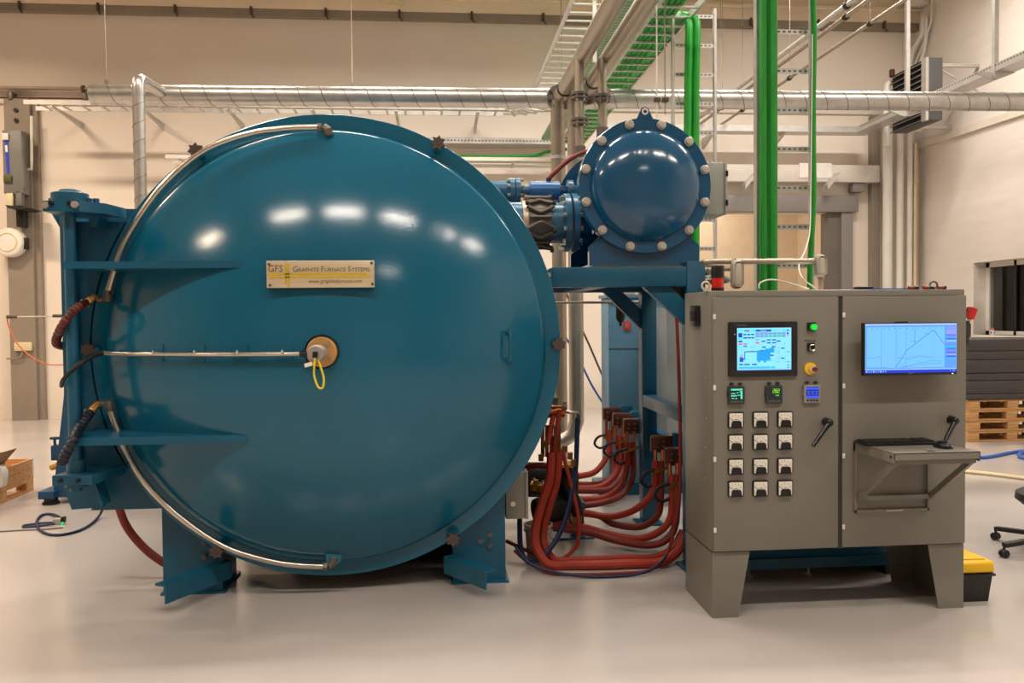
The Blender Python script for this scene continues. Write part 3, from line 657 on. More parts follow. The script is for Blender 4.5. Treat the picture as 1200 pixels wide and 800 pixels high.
# touch panel
def frect(mb, u0, v0, u1, v1, y0, y1, bev=0): 
    a = at(u0, v0, Y=CYF); b = at(u1, v1, Y=CYF); return mb.box(a.x, b.x, y0, y1, b.z, a.z, bev)
tpn = obj('touch_panel', frect(MB(), 853, 377.2, 933.2, 440, CYF - .018, CYF + .01, .004), BLACK, cb_)
sm = MB(); s0 = at(862.3, 384.2, Y=CYF); s1 = at(925.5, 432.8, Y=CYF)
def scr(mb, P0, P1, x0, y0, x1, y1, col, Y, lev=0):      # x,y in 0..1 from the top left of the screen
    X_ = lambda t: P0.x + (P1.x - P0.x) * t; Z_ = lambda t: P0.z + (P1.z - P0.z) * t; y = Y - .0003 * lev
    mb.quad([(X_(x0), y, Z_(y1)), (X_(x1), y, Z_(y1)), (X_(x1), y, Z_(y0)), (X_(x0), y, Z_(y0))], col)
def T(x0, y0, x1, y1, col, lev=1): scr(sm, s0, s1, x0 / 420, y0 / 322, x1 / 420, y1 / 322, col, CYF - .0195, lev)
T(0, 0, 420, 322, (140, 232, 255), 0)
NV, CYN, GRY, MAG = (20, 70, 190), (60, 240, 250), (120, 160, 225), (235, 90, 150)
T(0, 0, 420, 3, (150, 190, 255)); T(0, 317, 420, 322, (110, 150, 255))
for x in (10, 105, 275, 345): T(x, 14, x + 40, 28, CYN)
T(55, 16, 95, 28, (90, 110, 190)); T(137, 14, 265, 29, NV); T(178, 18, 225, 25, (110, 180, 230), 2); T(310, 14, 338, 28, (150, 210, 250)); T(380, 14, 405, 27, (90, 140, 220))
T(10, 38, 40, 72, NV); T(48, 45, 72, 55, NV); T(78, 45, 102, 55, NV); T(108, 45, 132, 55, NV)
T(48, 70, 132, 80, NV); T(78, 70, 82, 80, (140, 232, 255), 2); T(105, 70, 109, 80, (140, 232, 255), 2)
for i in range(7):
    for j in range(2): T(141 + i * 34, 35 + j * 20, 172 + i * 34, 52 + j * 20, (40, 225, 150) if (i, j) in ((3, 1), (5, 1)) else GRY)
T(385, 36, 400, 50, NV); T(387, 52, 400, 64, MAG)
T(10, 76, 40, 90, CYN); T(10, 96, 40, 108, (30, 50, 200)); T(10, 116, 40, 128, MAG); T(48, 116, 78, 128, (180, 130, 220)); T(48, 133, 78, 144, (70, 120, 220)); T(10, 138, 40, 148, CYN)
T(143, 84, 170, 98, (120, 190, 250)); T(141, 108, 172, 120, MAG)
for x, y in ((188, 98), (230, 88), (270, 88), (230, 110), (270, 110), (305, 98), (192, 143), (265, 140), (178, 168)): T(x, y, x + 32, y + 9, NV)
BLU = (30, 165, 245)
T(152, 172, 258, 250, BLU); T(215, 158, 262, 190, BLU); T(255, 152, 288, 188, BLU); T(160, 250, 180, 262, BLU); T(205, 250, 225, 264, BLU); T(240, 244, 270, 254, (90, 210, 250)); T(258, 205, 282, 215, NV)
T(62, 176, 152, 184, (40, 110, 190)); T(55, 180, 62, 240, (60, 110, 200)); T(18, 222, 48, 258, (30, 90, 210)); T(22, 202, 42, 220, (210, 140, 220)); T(48, 234, 58, 242, NV)
for x, y in ((30, 162), (112, 170), (106, 142), (128, 144), (316, 150), (316, 176), (316, 190), (316, 228), (316, 254), (362, 122)): T(x, y, x + 8, y + 8, (120, 130, 220))
for y in (152, 228): T(340, y, 368, y + 9, NV)
for y in (182, 258, 284, 300): T(385, y, 408, y + 6, (70, 120, 220))
for x in (300, 330, 375): T(x, 150, x + 2, 275, (130, 180, 235))
for x, w in ((15, 32), (55, 42), (115, 38)): T(x, 272, x + w, 282, NV)
T(12, 294, 255, 310, (60, 200, 235)); T(262, 294, 295, 310, (60, 200, 235))
obj('touch_screen', sm, SCREEN, tpn, smooth=False)
obj('maker_strip', frect(MB(), 861, 380.3, 874, 381.6, CYF - .0185, CYF - .0175), mat('dim strip', (70, 70, 72), .5), tpn)
obj('status_led', frect(MB(), 859, 391, 860, 392, CYF - .019, CYF - .0175), WHITE, tpn)
# lamp, switch, emergency stop
def disc(mb, u, v, r, y0, y1, seg=20): c = at(u, v, Y=CYF); return mb.cyl((c.x, y0, c.z), (c.x, y1, c.z), r, seg)
pi_ = obj('pilot_lamp', frect(MB(), 945.5, 377.5, 955.5, 387.5, CYF - .012, CYF, .004), BLACK, cb_)
obj('lens', disc(MB(), 951.8, 383, .017, CYF - .03, CYF - .01), EGREEN, pi_)
sw = obj('selector_switch', disc(frect(MB(), 945.5, 401.5, 954.5, 411, CYF - .008, CYF, .004), 950.5, 407, .018, CYF - .014, CYF - .006), BLACK, cb_)
obj('knob_ring', MB().torus((at(951, 407, Y=CYF).x, CYF - .016, at(951, 407, Y=CYF).z), .016, .004, (0, 1, 0), 18, 6), STEEL, sw)
obj('knob_tip', MB().beam((at(949, 409, Y=CYF).x, CYF - .02, at(949, 409, Y=CYF).z), (at(953, 404.5, Y=CYF).x, CYF - .02, at(953, 404.5, Y=CYF).z), .012, .008, (0, 1, 0)), BLACK, sw)
lgd = MB()
for i in range(7):
    u = 942.3 + i * 2.05; frect(lgd, u, 397.9, u + 1.3, 400.3, CYF - .0015, CYF + .002)
obj('legend_plate', lgd, mat('faint legend', (84, 78, 70), .6), sw)
es = obj('emergency_stop', disc(MB(), 949.3, 431.7, .034, CYF - .008, CYF, 28), YEL, cb_)
obj('button_stem', disc(MB(), 950.5, 432, .02, CYF - .03, CYF - .006), CREAM, es)
obj('button_cap', disc(MB(), 951.5, 432.1, .013, CYF - .045, CYF - .03), mat('dark red button', (130, 20, 24), .4), es)
# three digital controllers
def seg7(mb, s, P0, P1, x, y, w, h, col, Y):
    on = {'0': 'abcdef', '1': 'bc', '2': 'abged', '8': 'abcdefg', '9': 'abcdfg', '5': 'afgcd', '3': 'abgcd', '4': 'fgbc', '7': 'abc', '6': 'afedcg'}
    for i, ch in enumerate(s):
        X = x + i * w * 1.3; t = w * .22
        R = dict(a=(X, y, X + w, y + t), g=(X, y + h / 2 - t / 2, X + w, y + h / 2 + t / 2), d=(X, y + h - t, X + w, y + h), f=(X, y, X + t, y + h / 2), b=(X + w - t, y, X + w, y + h / 2), e=(X, y + h / 2, X + t, y + h), c=(X + w - t, y + h / 2, X + w, y + h))
        for k in on[ch]: scr(mb, P0, P1, *R[k], col, Y, 2)
for i, (u, v) in enumerate(((861.8, 462.3), (905.8, 461.7), (950.3, 460.7))):
    body = mat('controller slate', (46, 52, 54), .4) if i < 2 else mat('controller silver', (150, 146, 138), .4, .3)
    ct = obj('digital_controller', frect(frect(MB(), u - 9.6, v - 10, u + 9.6, v + 10.6, CYF - .02, CYF, .004), u - 10.2, v - 4, u + 10.2, v + 2, CYF - .01, CYF), body, cb_)
    obj('top_clip', frect(frect(MB(), u - 7, v - 14, u - 3, v - 12, CYF - .01, CYF), u + 3, v - 14, u + 7, v - 12, CYF - .01, CYF), BLACK, ct)
    g = MB(); P0 = at(u - 7.4, v - 7.8, Y=CYF); P1 = at(u + 7.4, v + 5.2, Y=CYF); Y_ = CYF - .021
    if i == 0:
        scr(g, P0, P1, 0, 0, 1, 1, (6, 22, 24), Y_)
        TE = (90, 235, 190)
        scr(g, P0, P1, .05, .05, .95, .2, TE, Y_, 1)
        for x0, y0, x1, y1 in ((.05, .42, .4, .5), (.5, .36, .62, .44), (.8, .25, .95, .95), (.7, .3, .95, .36), (.05, .62, .5, .72), (.55, .58, .68, .66), (.1, .85, .3, .92), (.4, .85, .52, .95), (.7, .6, .9, .66)): scr(g, P0, P1, x0, y0, x1, y1, TE, Y_, 1)
    elif i == 1:
        scr(g, P0, P1, 0, 0, 1, 1, (10, 26, 34), Y_)
        seg7(g, '282', P0, P1, .36, .1, .15, .36, (150, 255, 40), Y_)
        scr(g, P0, P1, .58, .62, .64, .74, (90, 200, 40), Y_, 1); scr(g, P0, P1, .68, .62, .86, .74, (90, 200, 40), Y_, 1)
    else:
        scr(g, P0, P1, 0, 0, 1, 1, (16, 34, 150), Y_)
        scr(g, P0, P1, .0, .06, 1, .24, (50, 90, 250), Y_, 1); scr(g, P0, P1, .0, .8, 1, .97, (60, 90, 255), Y_, 1)
        for y in (.38, .58): 
            for x in (.1, .4, .72): scr(g, P0, P1, x, y, x + .2, y + .1, (60, 100, 220), Y_, 1)
    obj('display', g, SCREEN, ct, smooth=False)
    bt = MB()
    for k in range(4): frect(bt, u - 6.8 + k * 3.6, v + 6.8, u - 4.4 + k * 3.6, v + 8.8, CYF - .023, CYF - .019)
    obj('key_row', bt, mat('key dark', (30, 30, 30), .5) if i == 2 else mat('key grey', (92, 90, 86), .5), ct)
# twelve analogue meters
m0 = None
for r_, v in enumerate((491.8, 517.8, 546.2, 572.3)):
    for c_, u in enumerate((861.7, 890.5, 919.3)):
        vv = v - c_ * .5
        if m0 is None:
            ref = at(u, vv, Y=CYF)
            m0 = obj('panel_meter', frect(MB(), u - 9.3, vv - 9.2, u + 9.3, vv + 9.4, CYF - .012, CYF, .008), BLACK, cb_)
            obj('dial_face', frect(MB(), u - 7.9, vv - 7.8, u + 7.9, vv + 8.0, CYF - .0165, CYF - .010, .003), mat('dial white', (232, 226, 214), .4), m0)
            q = at(u, vv + 6, Y=CYF)
            obj('hood', MB().poly([(q.x - .030, CYF - .024, q.z - .012), (q.x + .030, CYF - .024, q.z - .012), (q.x + .026, CYF - .024, q.z + .018), (q.x + .018, CYF - .024, q.z + .025), (q.x - .018, CYF - .024, q.z + .025), (q.x - .026, CYF - .024, q.z + .018)], (0, .012, 0)), BLACK, m0)
            obj('needle', MB().beam(at(u - 1, vv + 2.4, Y=CYF - .0175), at(u - 5.8, vv - 2, Y=CYF - .0175), .002, .001, (0, 1, 0)), BLACK, m0)
            tk = MB()
            for k in range(5):
                a = 2.5 - k * .47; cc = at(u, vv + 3, Y=CYF - .017)
                tk.beam(cc + Vector((math.cos(a) * .036, 0, math.sin(a) * .036)), cc + Vector((math.cos(a) * .042, 0, math.sin(a) * .042)), .003, .001, (0, 1, 0))
            tk.box(ref.x - .008, ref.x + .008, CYF - .0175, CYF - .0165, ref.z + .002, ref.z + .005)
            obj('scale_marks', tk, mat('scale grey', (120, 116, 108), .6), m0)
        else:
            p = at(u, vv, Y=CYF); shift_copy(m0, (p.x - ref.x, 0, p.z - ref.z))
# door handles
def handle(u0, v0, u1, v1):
    a = at(u0, v0, Y=CYF); b = at(u1, v1, Y=CYF - .03); d = b - a; n = Vector((-d.z, 0, d.x)).normalized()
    o_ = obj('swing_handle', MB().cyl((a.x, CYF, a.z), (a.x, CYF - .05, a.z), .024, 18, .020).sphere((a.x, CYF - .05, a.z), .021, 14, (1, .6, 1)), BLACK, cb_)
    s = Vector((a.x, CYF - .045, a.z))
    obj('lever', MB().tube([s, s + d * .35 + Vector((0, .0, 0)), s + d * .8, s + d], [.016, .013, .0125, .0105], 10), BLACK, o_)
handle(967.5, 494, 948.5, 521)
handle(1114, 491.5, 1101, 517)
# fold-down keyboard shelf
sb0 = at(1000, 516, Y=CYF); sb1 = at(1087, 597, Y=CYF)
sf = obj('shelf_box', MB().box(sb0.x, sb0.x + .012, CYF - .02, CYF, sb1.z, sb0.z).box(sb1.x - .012, sb1.x, CYF - .02, CYF, sb1.z, sb0.z).box(sb0.x, sb1.x, CYF - .02, CYF, sb1.z, sb1.z + .014)
         .box(sb0.x, sb1.x, CYF - .001, CYF + .004, sb1.z, sb0.z), CAB, cb_)
obj('latch', MB().box(dx(1036), dx(1056), CYF - .024, CYF - .018, sb1.z + .002, sb1.z + .012), mat('pale latch', (176, 168, 150), .5), sf)
ty0 = 4.06; tz = at(1050, 531.5, Y=ty0).z; tx0 = sb0.x; tx1 = at(1149, 532, Y=ty0).x
tr = obj('keyboard_tray', MB().box(tx0, tx1, ty0, CYF, tz - .004, tz).box(tx0, tx1, ty0, ty0 + .004, tz - .035, tz).box(tx0, tx0 + .004, ty0, CYF, tz - .05, tz).box(tx1 - .004, tx1, ty0, CYF, tz - .05, tz), CAB, cb_)
obj('tray_underside', MB().box(tx0 + .01, tx1 - .01, ty0 + .02, ty0 + .03, tz - .062, tz - .035), CAB, tr)
def arm(xa): return MB().poly([(xa, ty0 + .05, tz - .045), (xa, ty0 + .02, tz - .06), (xa, CYF - .02, sb1.z + .06), (xa, CYF - .02, sb1.z + .10)], (.018, 0, 0))
obj('support_arm', arm(tx0 + .012), CAB, tr); obj('support_arm', arm(tx1 - .035), CAB, tr)
obj('support_bar', MB().box(tx0 + .01, tx1 - .02, CYF - .035, CYF - .02, sb1.z + .07, sb1.z + .095), CAB, tr)
k_ = at(1043, 536, Y=ty0)
obj('tray_screw', MB().cyl((tx0, ty0 + .03, tz - .02), (tx0 - .005, ty0 + .03, tz - .02), .007, 8), BLACK, tr)
obj('tray_slot', MB().box(at(1088, 529, Z=tz).x, at(1096, 529, Z=tz).x, ty0 + .035, ty0 + .065, tz, tz + .001), BLACK, tr)
# red disconnect at the right flank
c = at(1131, 388, Y=4.53)
dc = obj('disconnect_switch', MB().box(CX1, CX1 + .03, 4.5, 4.62, at(1131, 405, Y=4.5).z, at(1131, 376, Y=4.5).z, .006).box(CX1 + .025, CX1 + .055, 4.52, 4.6, at(1131, 396, Y=4.5).z, at(1131, 378, Y=4.5).z, .01), mat('switch iron', (58, 56, 54), .5, .3), cb_)
obj('switch_rod', MB().cyl((CX1 + .03, 4.54, at(1131, 380, Y=4.5).z), at(1137, 371, Y=4.5), .005, 6).cyl((CX1 + .045, 4.54, at(1131, 380, Y=4.5).z), at(1139.5, 371, Y=4.5), .005, 6), STEEL, dc)
obj('red_grip', MB().beam(at(1136, 373, Y=4.5), at(1140.5, 361, Y=4.5), .034, .036, (0, 1, 0)), REDP, dc)
obj('grip_back', MB().beam(at(1134.4, 373, Y=4.53), at(1138.6, 360.5, Y=4.53), .03, .04, (0, 1, 0)), BLACK, dc)
# lifting eyes
for u, v, Y in ((827, 334, 4.58), (1094, 332.5, 4.75)):
    c = at(u, v, Y=Y)
    obj('lifting_eye', MB().torus((c.x, Y, CH + .032), .021, .006, (.2, 1, 0), 18, 8).cyl((c.x, Y, CH), (c.x, Y, CH + .014), .014, 12), mat('eye zinc', (206, 198, 176), .4, .4) if u < 900 else IRON, cb_)

# ---- things on and at the cabinet
bc = thing('signal_beacon', 'small red and black signal beacon standing on the grey cabinet roof', 'beacon', (at(841, 330, Y=4.62).x, 4.62, CH))
bx = at(841, 330, Y=4.62).x
obj('base', MB().cyl((bx, 4.62, CH), (bx, 4.62, CH + .02), .036, 20), BLACK, bc)
obj('lens', MB().cyl((bx, 4.62, CH + .02), (bx, 4.62, CH + .075), .034, 24), mat('red beacon lens', (196, 22, 10), .15, emit=.06, coat=.5), bc)
obj('cap', MB().lathe([(.036, CH + .075), (.036, CH + .135), (.033, CH + .145), (0, CH + .147)], (bx, 4.62, 0), (0, 0, 1), 24), BLACK, bc)
cnd = thing('steel_conduit', 'grey steel conduit with two oval fittings running over the cabinet roof', 'conduit', (2.0, 4.75, CH))
def lb(u0, v0, u1, v1, Y, n):
    a = at(u0, v0, Y=Y); b = at(u1, v1, Y=Y); r = (b.x - a.x) / 2; xc = (a.x + b.x) / 2
    o_ = obj(n, MB().box(a.x, b.x, Y, Y + .07, b.z, a.z, r * .85, 4), mat('cast grey fitting', (158, 152, 144), .5, .3), cnd)
    obj('cover', MB().box(a.x + .006, b.x - .006, Y - .004, Y + .01, b.z + .012, a.z - .012, r * .6, 4), mat('cover grey', (190, 182, 168), .5, .2), o_)
    return xc, a.z, b.z
x1_, za, zb1 = lb(859, 304, 872.5, 338, 4.7, 'oval_fitting')
x2_, zc1, zd1 = lb(957.5, 297.5, 970, 324.5, 4.72, 'oval_fitting')
pz = at(900, 306, Y=4.76).z
obj('pipe', MB().cyl((x1_, 4.76, pz), (x2_ - .03, 4.76, pz), .0165, 14), PIPE, cnd)
obj('pipe', MB().cyl((x2_ + .01, 4.76, CH), (x2_ + .01, 4.76, zd1), .014, 12).cyl((x2_ + .01, 4.76, zd1 - .01), (x2_ + .01, 4.76, zd1 + .03), .02, 12), PIPE, cnd)
obj('pipe', MB().tube([(1.78, 5.44, 1.96), (1.8, 5.2, 1.97), (x1_ - .16, 4.85, pz), (x1_ - .02, 4.76, pz)], .0165, 12, smooth=6), PIPE, cnd)
obj('pipe', MB().tube([(1.79, 5.44, 1.90), (1.81, 5.1, 1.90), (x1_ - .14, 4.82, pz - .05), (x1_ - .02, 4.76, pz - .04)], .0165, 12, smooth=6), PIPE, cnd)
single('white_wire', MB().tube([at(890, 338, Y=4.7), at(889, 334, Y=4.7), at(893, 330, Y=4.7), at(903, 327.5, Y=4.7), at(915, 329, Y=4.72), at(930, 333, Y=4.75), at(948, 338.3, Y=4.76)], .005, 6, smooth=6), WHITE, 'thin white wire arched loosely over the cabinet roof between the oval fittings', 'wire')
single('white_wire', MB().tube([at(952, 40, Y=6.2), at(951, 150, Y=6.2), at(950, 230, Y=6.1), at(949, 270, Y=5.9), at(944, 292, Y=5.4), at(937, 308, Y=5.0), at(937.5, 320, Y=4.8), at(945, 330, Y=4.72), at(956, 337.5, Y=4.7)], .0045, 6, smooth=6), WHITE, 'thin white wire hanging down the cable ladder onto the cabinet roof', 'wire')
a = at(976, 338.5, Z=CH + .001); 
single('paper_sheet', MB().box(2.12, 2.36, 4.62, 4.92, CH, CH + .006), PAPER, 'white paper sheets lying on the cabinet roof above the centre seam', 'paper')
x = at(1009, 336, Y=4.66).x
single('black_remote', MB().box(x - .05, x + .045, 4.6, 4.66, CH + .006, CH + .022, .005), BLACK, 'small black handheld resting on white paper on the cabinet roof', 'remote')
xa, xb_ = at(1020, 338, Y=4.55).x, at(1062, 338, Y=4.55).x
single('blue_strip', MB().box(xa, xb_, 4.53, 4.58, CH, CH + .008), HBLUE, 'flat blue plastic strip lying along the cabinet roof', 'strip')
pn0 = None
for i, u in enumerate((1065, 1071, 1082, 1089, 1099)):
    q = at(u, 337, Y=4.56); y = 4.53 + (i % 2) * .035
    t = thing('marker_pen', ['first short red marker pen beside the blue strip on the roof', 'second short red marker pen from the blue strip, set back', 'black capped red marker pen lying midway between strip and lifting eye', 'dark red marker pen just before the lifting eye on the roof', 'red marker pen beyond the lifting eye near the cabinet roof edge'][i], 'pen', (q.x, y, CH), 'marker pens on the cabinet')
    obj('barrel', MB().cyl((q.x - .02, y, CH + .011), (q.x + .012, y, CH + .011), .0105, 10), REDD if i % 2 else mat('marker red', (150, 50, 36), .4), t)
    obj('cap', MB().cyl((q.x + .012, y, CH + .011), (q.x + .028, y, CH + .011), .0115, 10), BLACK, t)
# monitor
MYF = 4.37
mn = thing('wall_monitor', 'wide black monitor showing a blue temperature chart on the cabinet door', 'monitor', at(1067, 408, Y=4.42))
a = at(1012.5, 378.3, Y=MYF); b = at(1121.5, 438.5, Y=MYF)
obj('bezel', MB().box(a.x, b.x, MYF, MYF + .035, b.z, a.z, .004), BLACK, mn)
obj('mount', MB().box((a.x + b.x) / 2 - .06, (a.x + b.x) / 2 + .06, MYF + .035, CYF - .001, (a.z + b.z) / 2 - .06, (a.z + b.z) / 2 + .06), BLACK, mn)
obj('webcam_bump', MB().box(at(1051, 377, Y=MYF).x, at(1064.5, 377, Y=MYF).x, MYF + .003, MYF + .03, a.z - .002, a.z + .006), BLACK, mn)
S0 = at(1013.8, 379.6, Y=MYF); S1 = at(1120.6, 435.6, Y=MYF); ms = MB()
def Q(x0, y0, x1, y1, col, lev=1): scr(ms, S0, S1, x0 / 855, y0 / 455, x1 / 855, y1 / 455, col, MYF - .0015, lev)
Q(0, 0, 855, 455, (88, 160, 250), 0); Q(0, 0, 855, 16, (170, 200, 255)); Q(14, 30, 742, 408, (118, 196, 255)); Q(0, 428, 855, 455, (20, 60, 215)); Q(0, 416, 855, 428, (150, 190, 255)); Q(0, 16, 5, 428, (150, 190, 255)); Q(850, 16, 855, 428, (150, 190, 255))
for i in range(14): Q(58 + i * 54, 36, 64 + i * 54, 48, (70, 120, 205), 2)
for x in (148, 285, 380): Q(x - 1, 36, x + 2, 405, (82, 140, 220), 2)
Q(459, 36, 463, 190, (70, 125, 210), 2); Q(640, 60, 642, 350, (96, 160, 232), 2); Q(380, 312, 742, 314, (92, 155, 230), 2); Q(300, 312, 380, 314, (100, 165, 236), 2)
Q(300, 36, 302, 405, (100, 165, 236), 2)
def seg_(x0, y0, x1, y1, w=3, col=(70, 105, 190)):
    f = lambda x, y: (S0.x + (S1.x - S0.x) * x / 855, MYF - .0024, S0.z + (S1.z - S0.z) * y / 455)
    L_ = math.hypot(x1 - x0, y1 - y0); nx, ny = -(y1 - y0) / L_ * w / 2, (x1 - x0) / L_ * w / 2
    ms.quad([f(x0 + nx, y0 + ny), f(x1 + nx, y1 + ny), f(x1 - nx, y1 - ny), f(x0 - nx, y0 - ny)], col)
gp = [(282, 408), (335, 330), (382, 250), (460, 190), (560, 118), (632, 62), (645, 68), (690, 130), (742, 200)]
for (x0, y0), (x1, y1) in zip(gp, gp[1:]): seg_(x0, y0, x1, y1, 4, (58, 92, 180))
for P_ in ([(20, 318), (90, 314), (135, 302), (150, 305)], [(300, 314), (420, 330), (500, 298), (620, 318)], [(310, 400), (380, 398), (470, 372), (560, 360), (620, 345), (720, 352)], [(340, 405), (480, 385), (560, 376), (660, 366), (715, 372)], [(10, 402), (200, 404)], [(360, 380), (372, 372)]):
    for (x0, y0), (x1, y1) in zip(P_, P_[1:]): seg_(x0, y0, x1, y1, 3, (84, 130, 210))
seg_(430, 165, 475, 166, 3); seg_(500, 140, 520, 128, 2); seg_(545, 95, 590, 92, 2)
sc_ = [(150, 150, 240), (120, 170, 255), (180, 150, 240), (190, 150, 235), (70, 130, 250), (110, 150, 245), (30, 110, 245), (150, 210, 255), (110, 150, 240), (80, 150, 250), (30, 200, 255), (60, 110, 230), (120, 130, 235), (50, 110, 245), (180, 150, 235), (30, 100, 245), (40, 190, 255)]
for i, c in enumerate(sc_): Q(757, 32 + i * 18, 850, 44 + i * 18, c, 2)
for i in range(9): Q(8 + i * 22, 436, 20 + i * 22, 448, (90, 190, 255) if i % 3 else (200, 230, 255), 2)
Q(790, 438, 800, 444, (120, 170, 255), 2); Q(815, 436, 840, 446, (100, 150, 255), 2)
obj('screen_image', ms, SCREEN, mn, smooth=False)
obj('brand_mark', MB().box(at(1064, 437, Y=MYF).x, at(1070, 437, Y=MYF).x, MYF - .001, MYF + .002, at(1067, 437.7, Y=MYF).z, at(1067, 436.6, Y=MYF).z), mat('grey mark', (110, 108, 106), .5), mn)
obj('power_led', MB().box(at(1115.5, 437, Y=MYF).x, at(1117, 437, Y=MYF).x, MYF - .001, MYF + .002, at(1116, 438, Y=MYF).z, at(1116, 437, Y=MYF).z), mat('white led', (230, 240, 255), .3, emit=2), mn)
# keyboard and mouse on the tray
ky = thing('keyboard', 'black computer keyboard lying on the fold-down grey tray', 'keyboard', (2.4, 4.36, tz))
kx0 = at(1005, 514, Y=4.40).x; kx1 = kx0 + .40
obj('base', MB().box(kx0, kx1, 4.305, 4.44, tz, tz + .016, .004), BLACK, ky)
ks = MB()
for r_ in range(5):
    for c_ in range(19):
        if c_ in (14,): continue
        x = kx0 + .012 + c_ * .0202; y = 4.318 + r_ * .0232; ks.box(x, x + .0165, y, y + .019, tz + .016, tz + .023)
obj('keys', ks, mat('key black', (30, 30, 31), .5), ky, kind='stuff', smooth=False)
mx = at(1105, 520, Z=tz + .02)
mo = thing('computer_mouse', 'black computer mouse beside the keyboard on the tray', 'mouse', (mx.x, mx.y, tz))
def mouse_pt(): pass
obj('shell', MB().sphere((mx.x, mx.y, tz + .008), .055, 18, (.62, 1.05, .55)).box(mx.x - .03, mx.x + .03, mx.y - .045, mx.y + .045, tz, tz + .01, .004), BLACK, mo)
obj('wheel', MB().cyl((mx.x - .004, mx.y - .03, tz + .033), (mx.x + .004, mx.y - .03, tz + .033), .008, 12), RUBBER, mo)

# ================================================================== POWER UNIT behind the cabinet
pw = thing('power_unit', 'long blue enclosure standing close behind the grey control cabinet', 'enclosure', (2.4, 5.6, 0))
obj('casing', MB().box(1.86, 2.86, 5.12, 6.1, .075, 1.6, .01), BLUE3, pw)
obj('bottom_flange', MB().box(1.86, 2.86, 5.09, 5.125, .075, .14), BLUE3, pw)
for u in (894, 971):
    c = at(u, 689, Z=0); obj('levelling_foot', MB().cyl((c.x, 5.2, 0), (c.x, 5.2, .075), .008, 8).cyl((c.x, 5.2, 0), (c.x, 5.2, .008), .025, 12), STEEL, pw)
obj('added_dark_panel', MB().box(2.865, 2.98, 5.14, 5.9, .0, .9), mat('added panel black', (20, 19, 18), .6), pw)  # added black panel standing in for the shade behind the cabinet
for x in (1.9, 2.8): obj('rear_foot', MB().box(x, x + .05, 5.95, 6.05, 0, .075), STEEL, pw)

# ================================================================== TRANSFORMER with copper terminals and red hoses
tf = thing('transformer', 'pale blue transformer cabinet behind the frame with copper terminals', 'transformer', (2.2, 8.2, 0))
tx = at(713, 400, Y=7.75).x; tx2 = at(788, 400, Y=7.75).x
obj('casing', MB().box(tx, tx2 + .5, 7.75, 8.1, .1, at(713, 349, Y=7.75).z, .01), LBLUE, tf)
obj('side_seam', MB().box(tx - .001, tx2 + .5, 7.747, 7.75, at(713, 408, Y=7.75).z - .006, at(713, 408, Y=7.75).z), IRON, tf)
obj('top_cap', MB().box(tx - .02, tx2 + .5, 7.73, 8.12, at(713, 349, Y=7.75).z, at(713, 349, Y=7.75).z + .03), LBLUE, tf)
obj('skid', MB().box(tx - .1, tx2 + .5, 7.72, 8.1, 0, .1), BLUE3, tf)
c = at(735, 381.5, Y=7.745)
obj('red_sticker', MB().box(c.x - .034, c.x + .034, 7.742, 7.75, c.z - .04, c.z + .04), LBL, tf)
stk = MB()
for i in range(4): stk.box(c.x - .022, c.x + .022 - (i % 2) * .012, 7.7405, 7.742, c.z + .02 - i * .012, c.z + .026 - i * .012)
obj('sticker_lines', stk, mat('sticker pale', (226, 150, 140), .5), tf)
rl = at(778, 430, Y=7.3)
obj('side_duct', MB().box(rl.x, rl.x + .25, 7.2, 7.74, .3, 1.75), mat('pale grey panel', (170, 172, 170), .4, .3), tf)
obj('terminal_rail', MB().box(1.765, 1.84, 5.62, 7.75, .66, .74), BLUE3, tf)
terms = []
for i, (u, v, Y) in enumerate(((714.5, 487, 7.6), (726.5, 494, 7.15), (739.5, 501, 6.8), (773, 522, 6.0), (790, 537, 5.72))):
    p = at(u, v, Y=Y); s = .075
    t = obj('terminal_block', MB().box(p.x - .06, p.x + .11, Y, Y + .06, p.z - .055, p.z + .075, .02), DCOPPER, tf)
    obj('bus_stub', MB().box(p.x + .1, 1.80 if p.x + .1 < 1.78 else p.x + .2, Y, Y + .05, p.z - .02, p.z + .09, .01), BLUE3, t)
    bb = MB()
    for dx_, dz_ in ((-.02, .03), (.03, .03), (-.02, -.01), (.03, -.01)): bb.cyl((p.x + dx_, Y, p.z + dz_), (p.x + dx_, Y - .015, p.z + dz_), .009, 6)
    obj('bolt_heads', bb, IRON, t, kind='stuff')
    tb = MB()
    for dx_ in (-.035, .02): tb.cyl((p.x + dx_, Y - .01, p.z - .03), (p.x + dx_, Y - .01, p.z - .2), .016, 8)
    obj('copper_tails', tb, COPPER, t)
    lp = MB().tube([(p.x - .04, Y - .03, p.z - .17), (p.x - .12, Y - .04, p.z - .19), (p.x - .15, Y - .04, p.z - .25), (p.x - .1, Y - .04, p.z - .29), (p.x - .02, Y - .03, p.z - .26)], .012, 6, smooth=5)
    obj('rubber_loop', lp, RUBBER, t)
    obj('hose_clamp', MB().beam((p.x - .07, Y - .04, p.z - .2), (p.x + .06, Y - .04, p.z - .15), .02, .02), BRASS, t)
    terms.append(p)
def P(l, z=.05):
    out = []
    for t in l:
        if len(t) == 2: out.append(at(t[0], t[1], Z=z))
        else: out.append(at(t[0], t[1], Y=t[2]))
    for q in out:
        if q.z < z: q.z = z
    return out
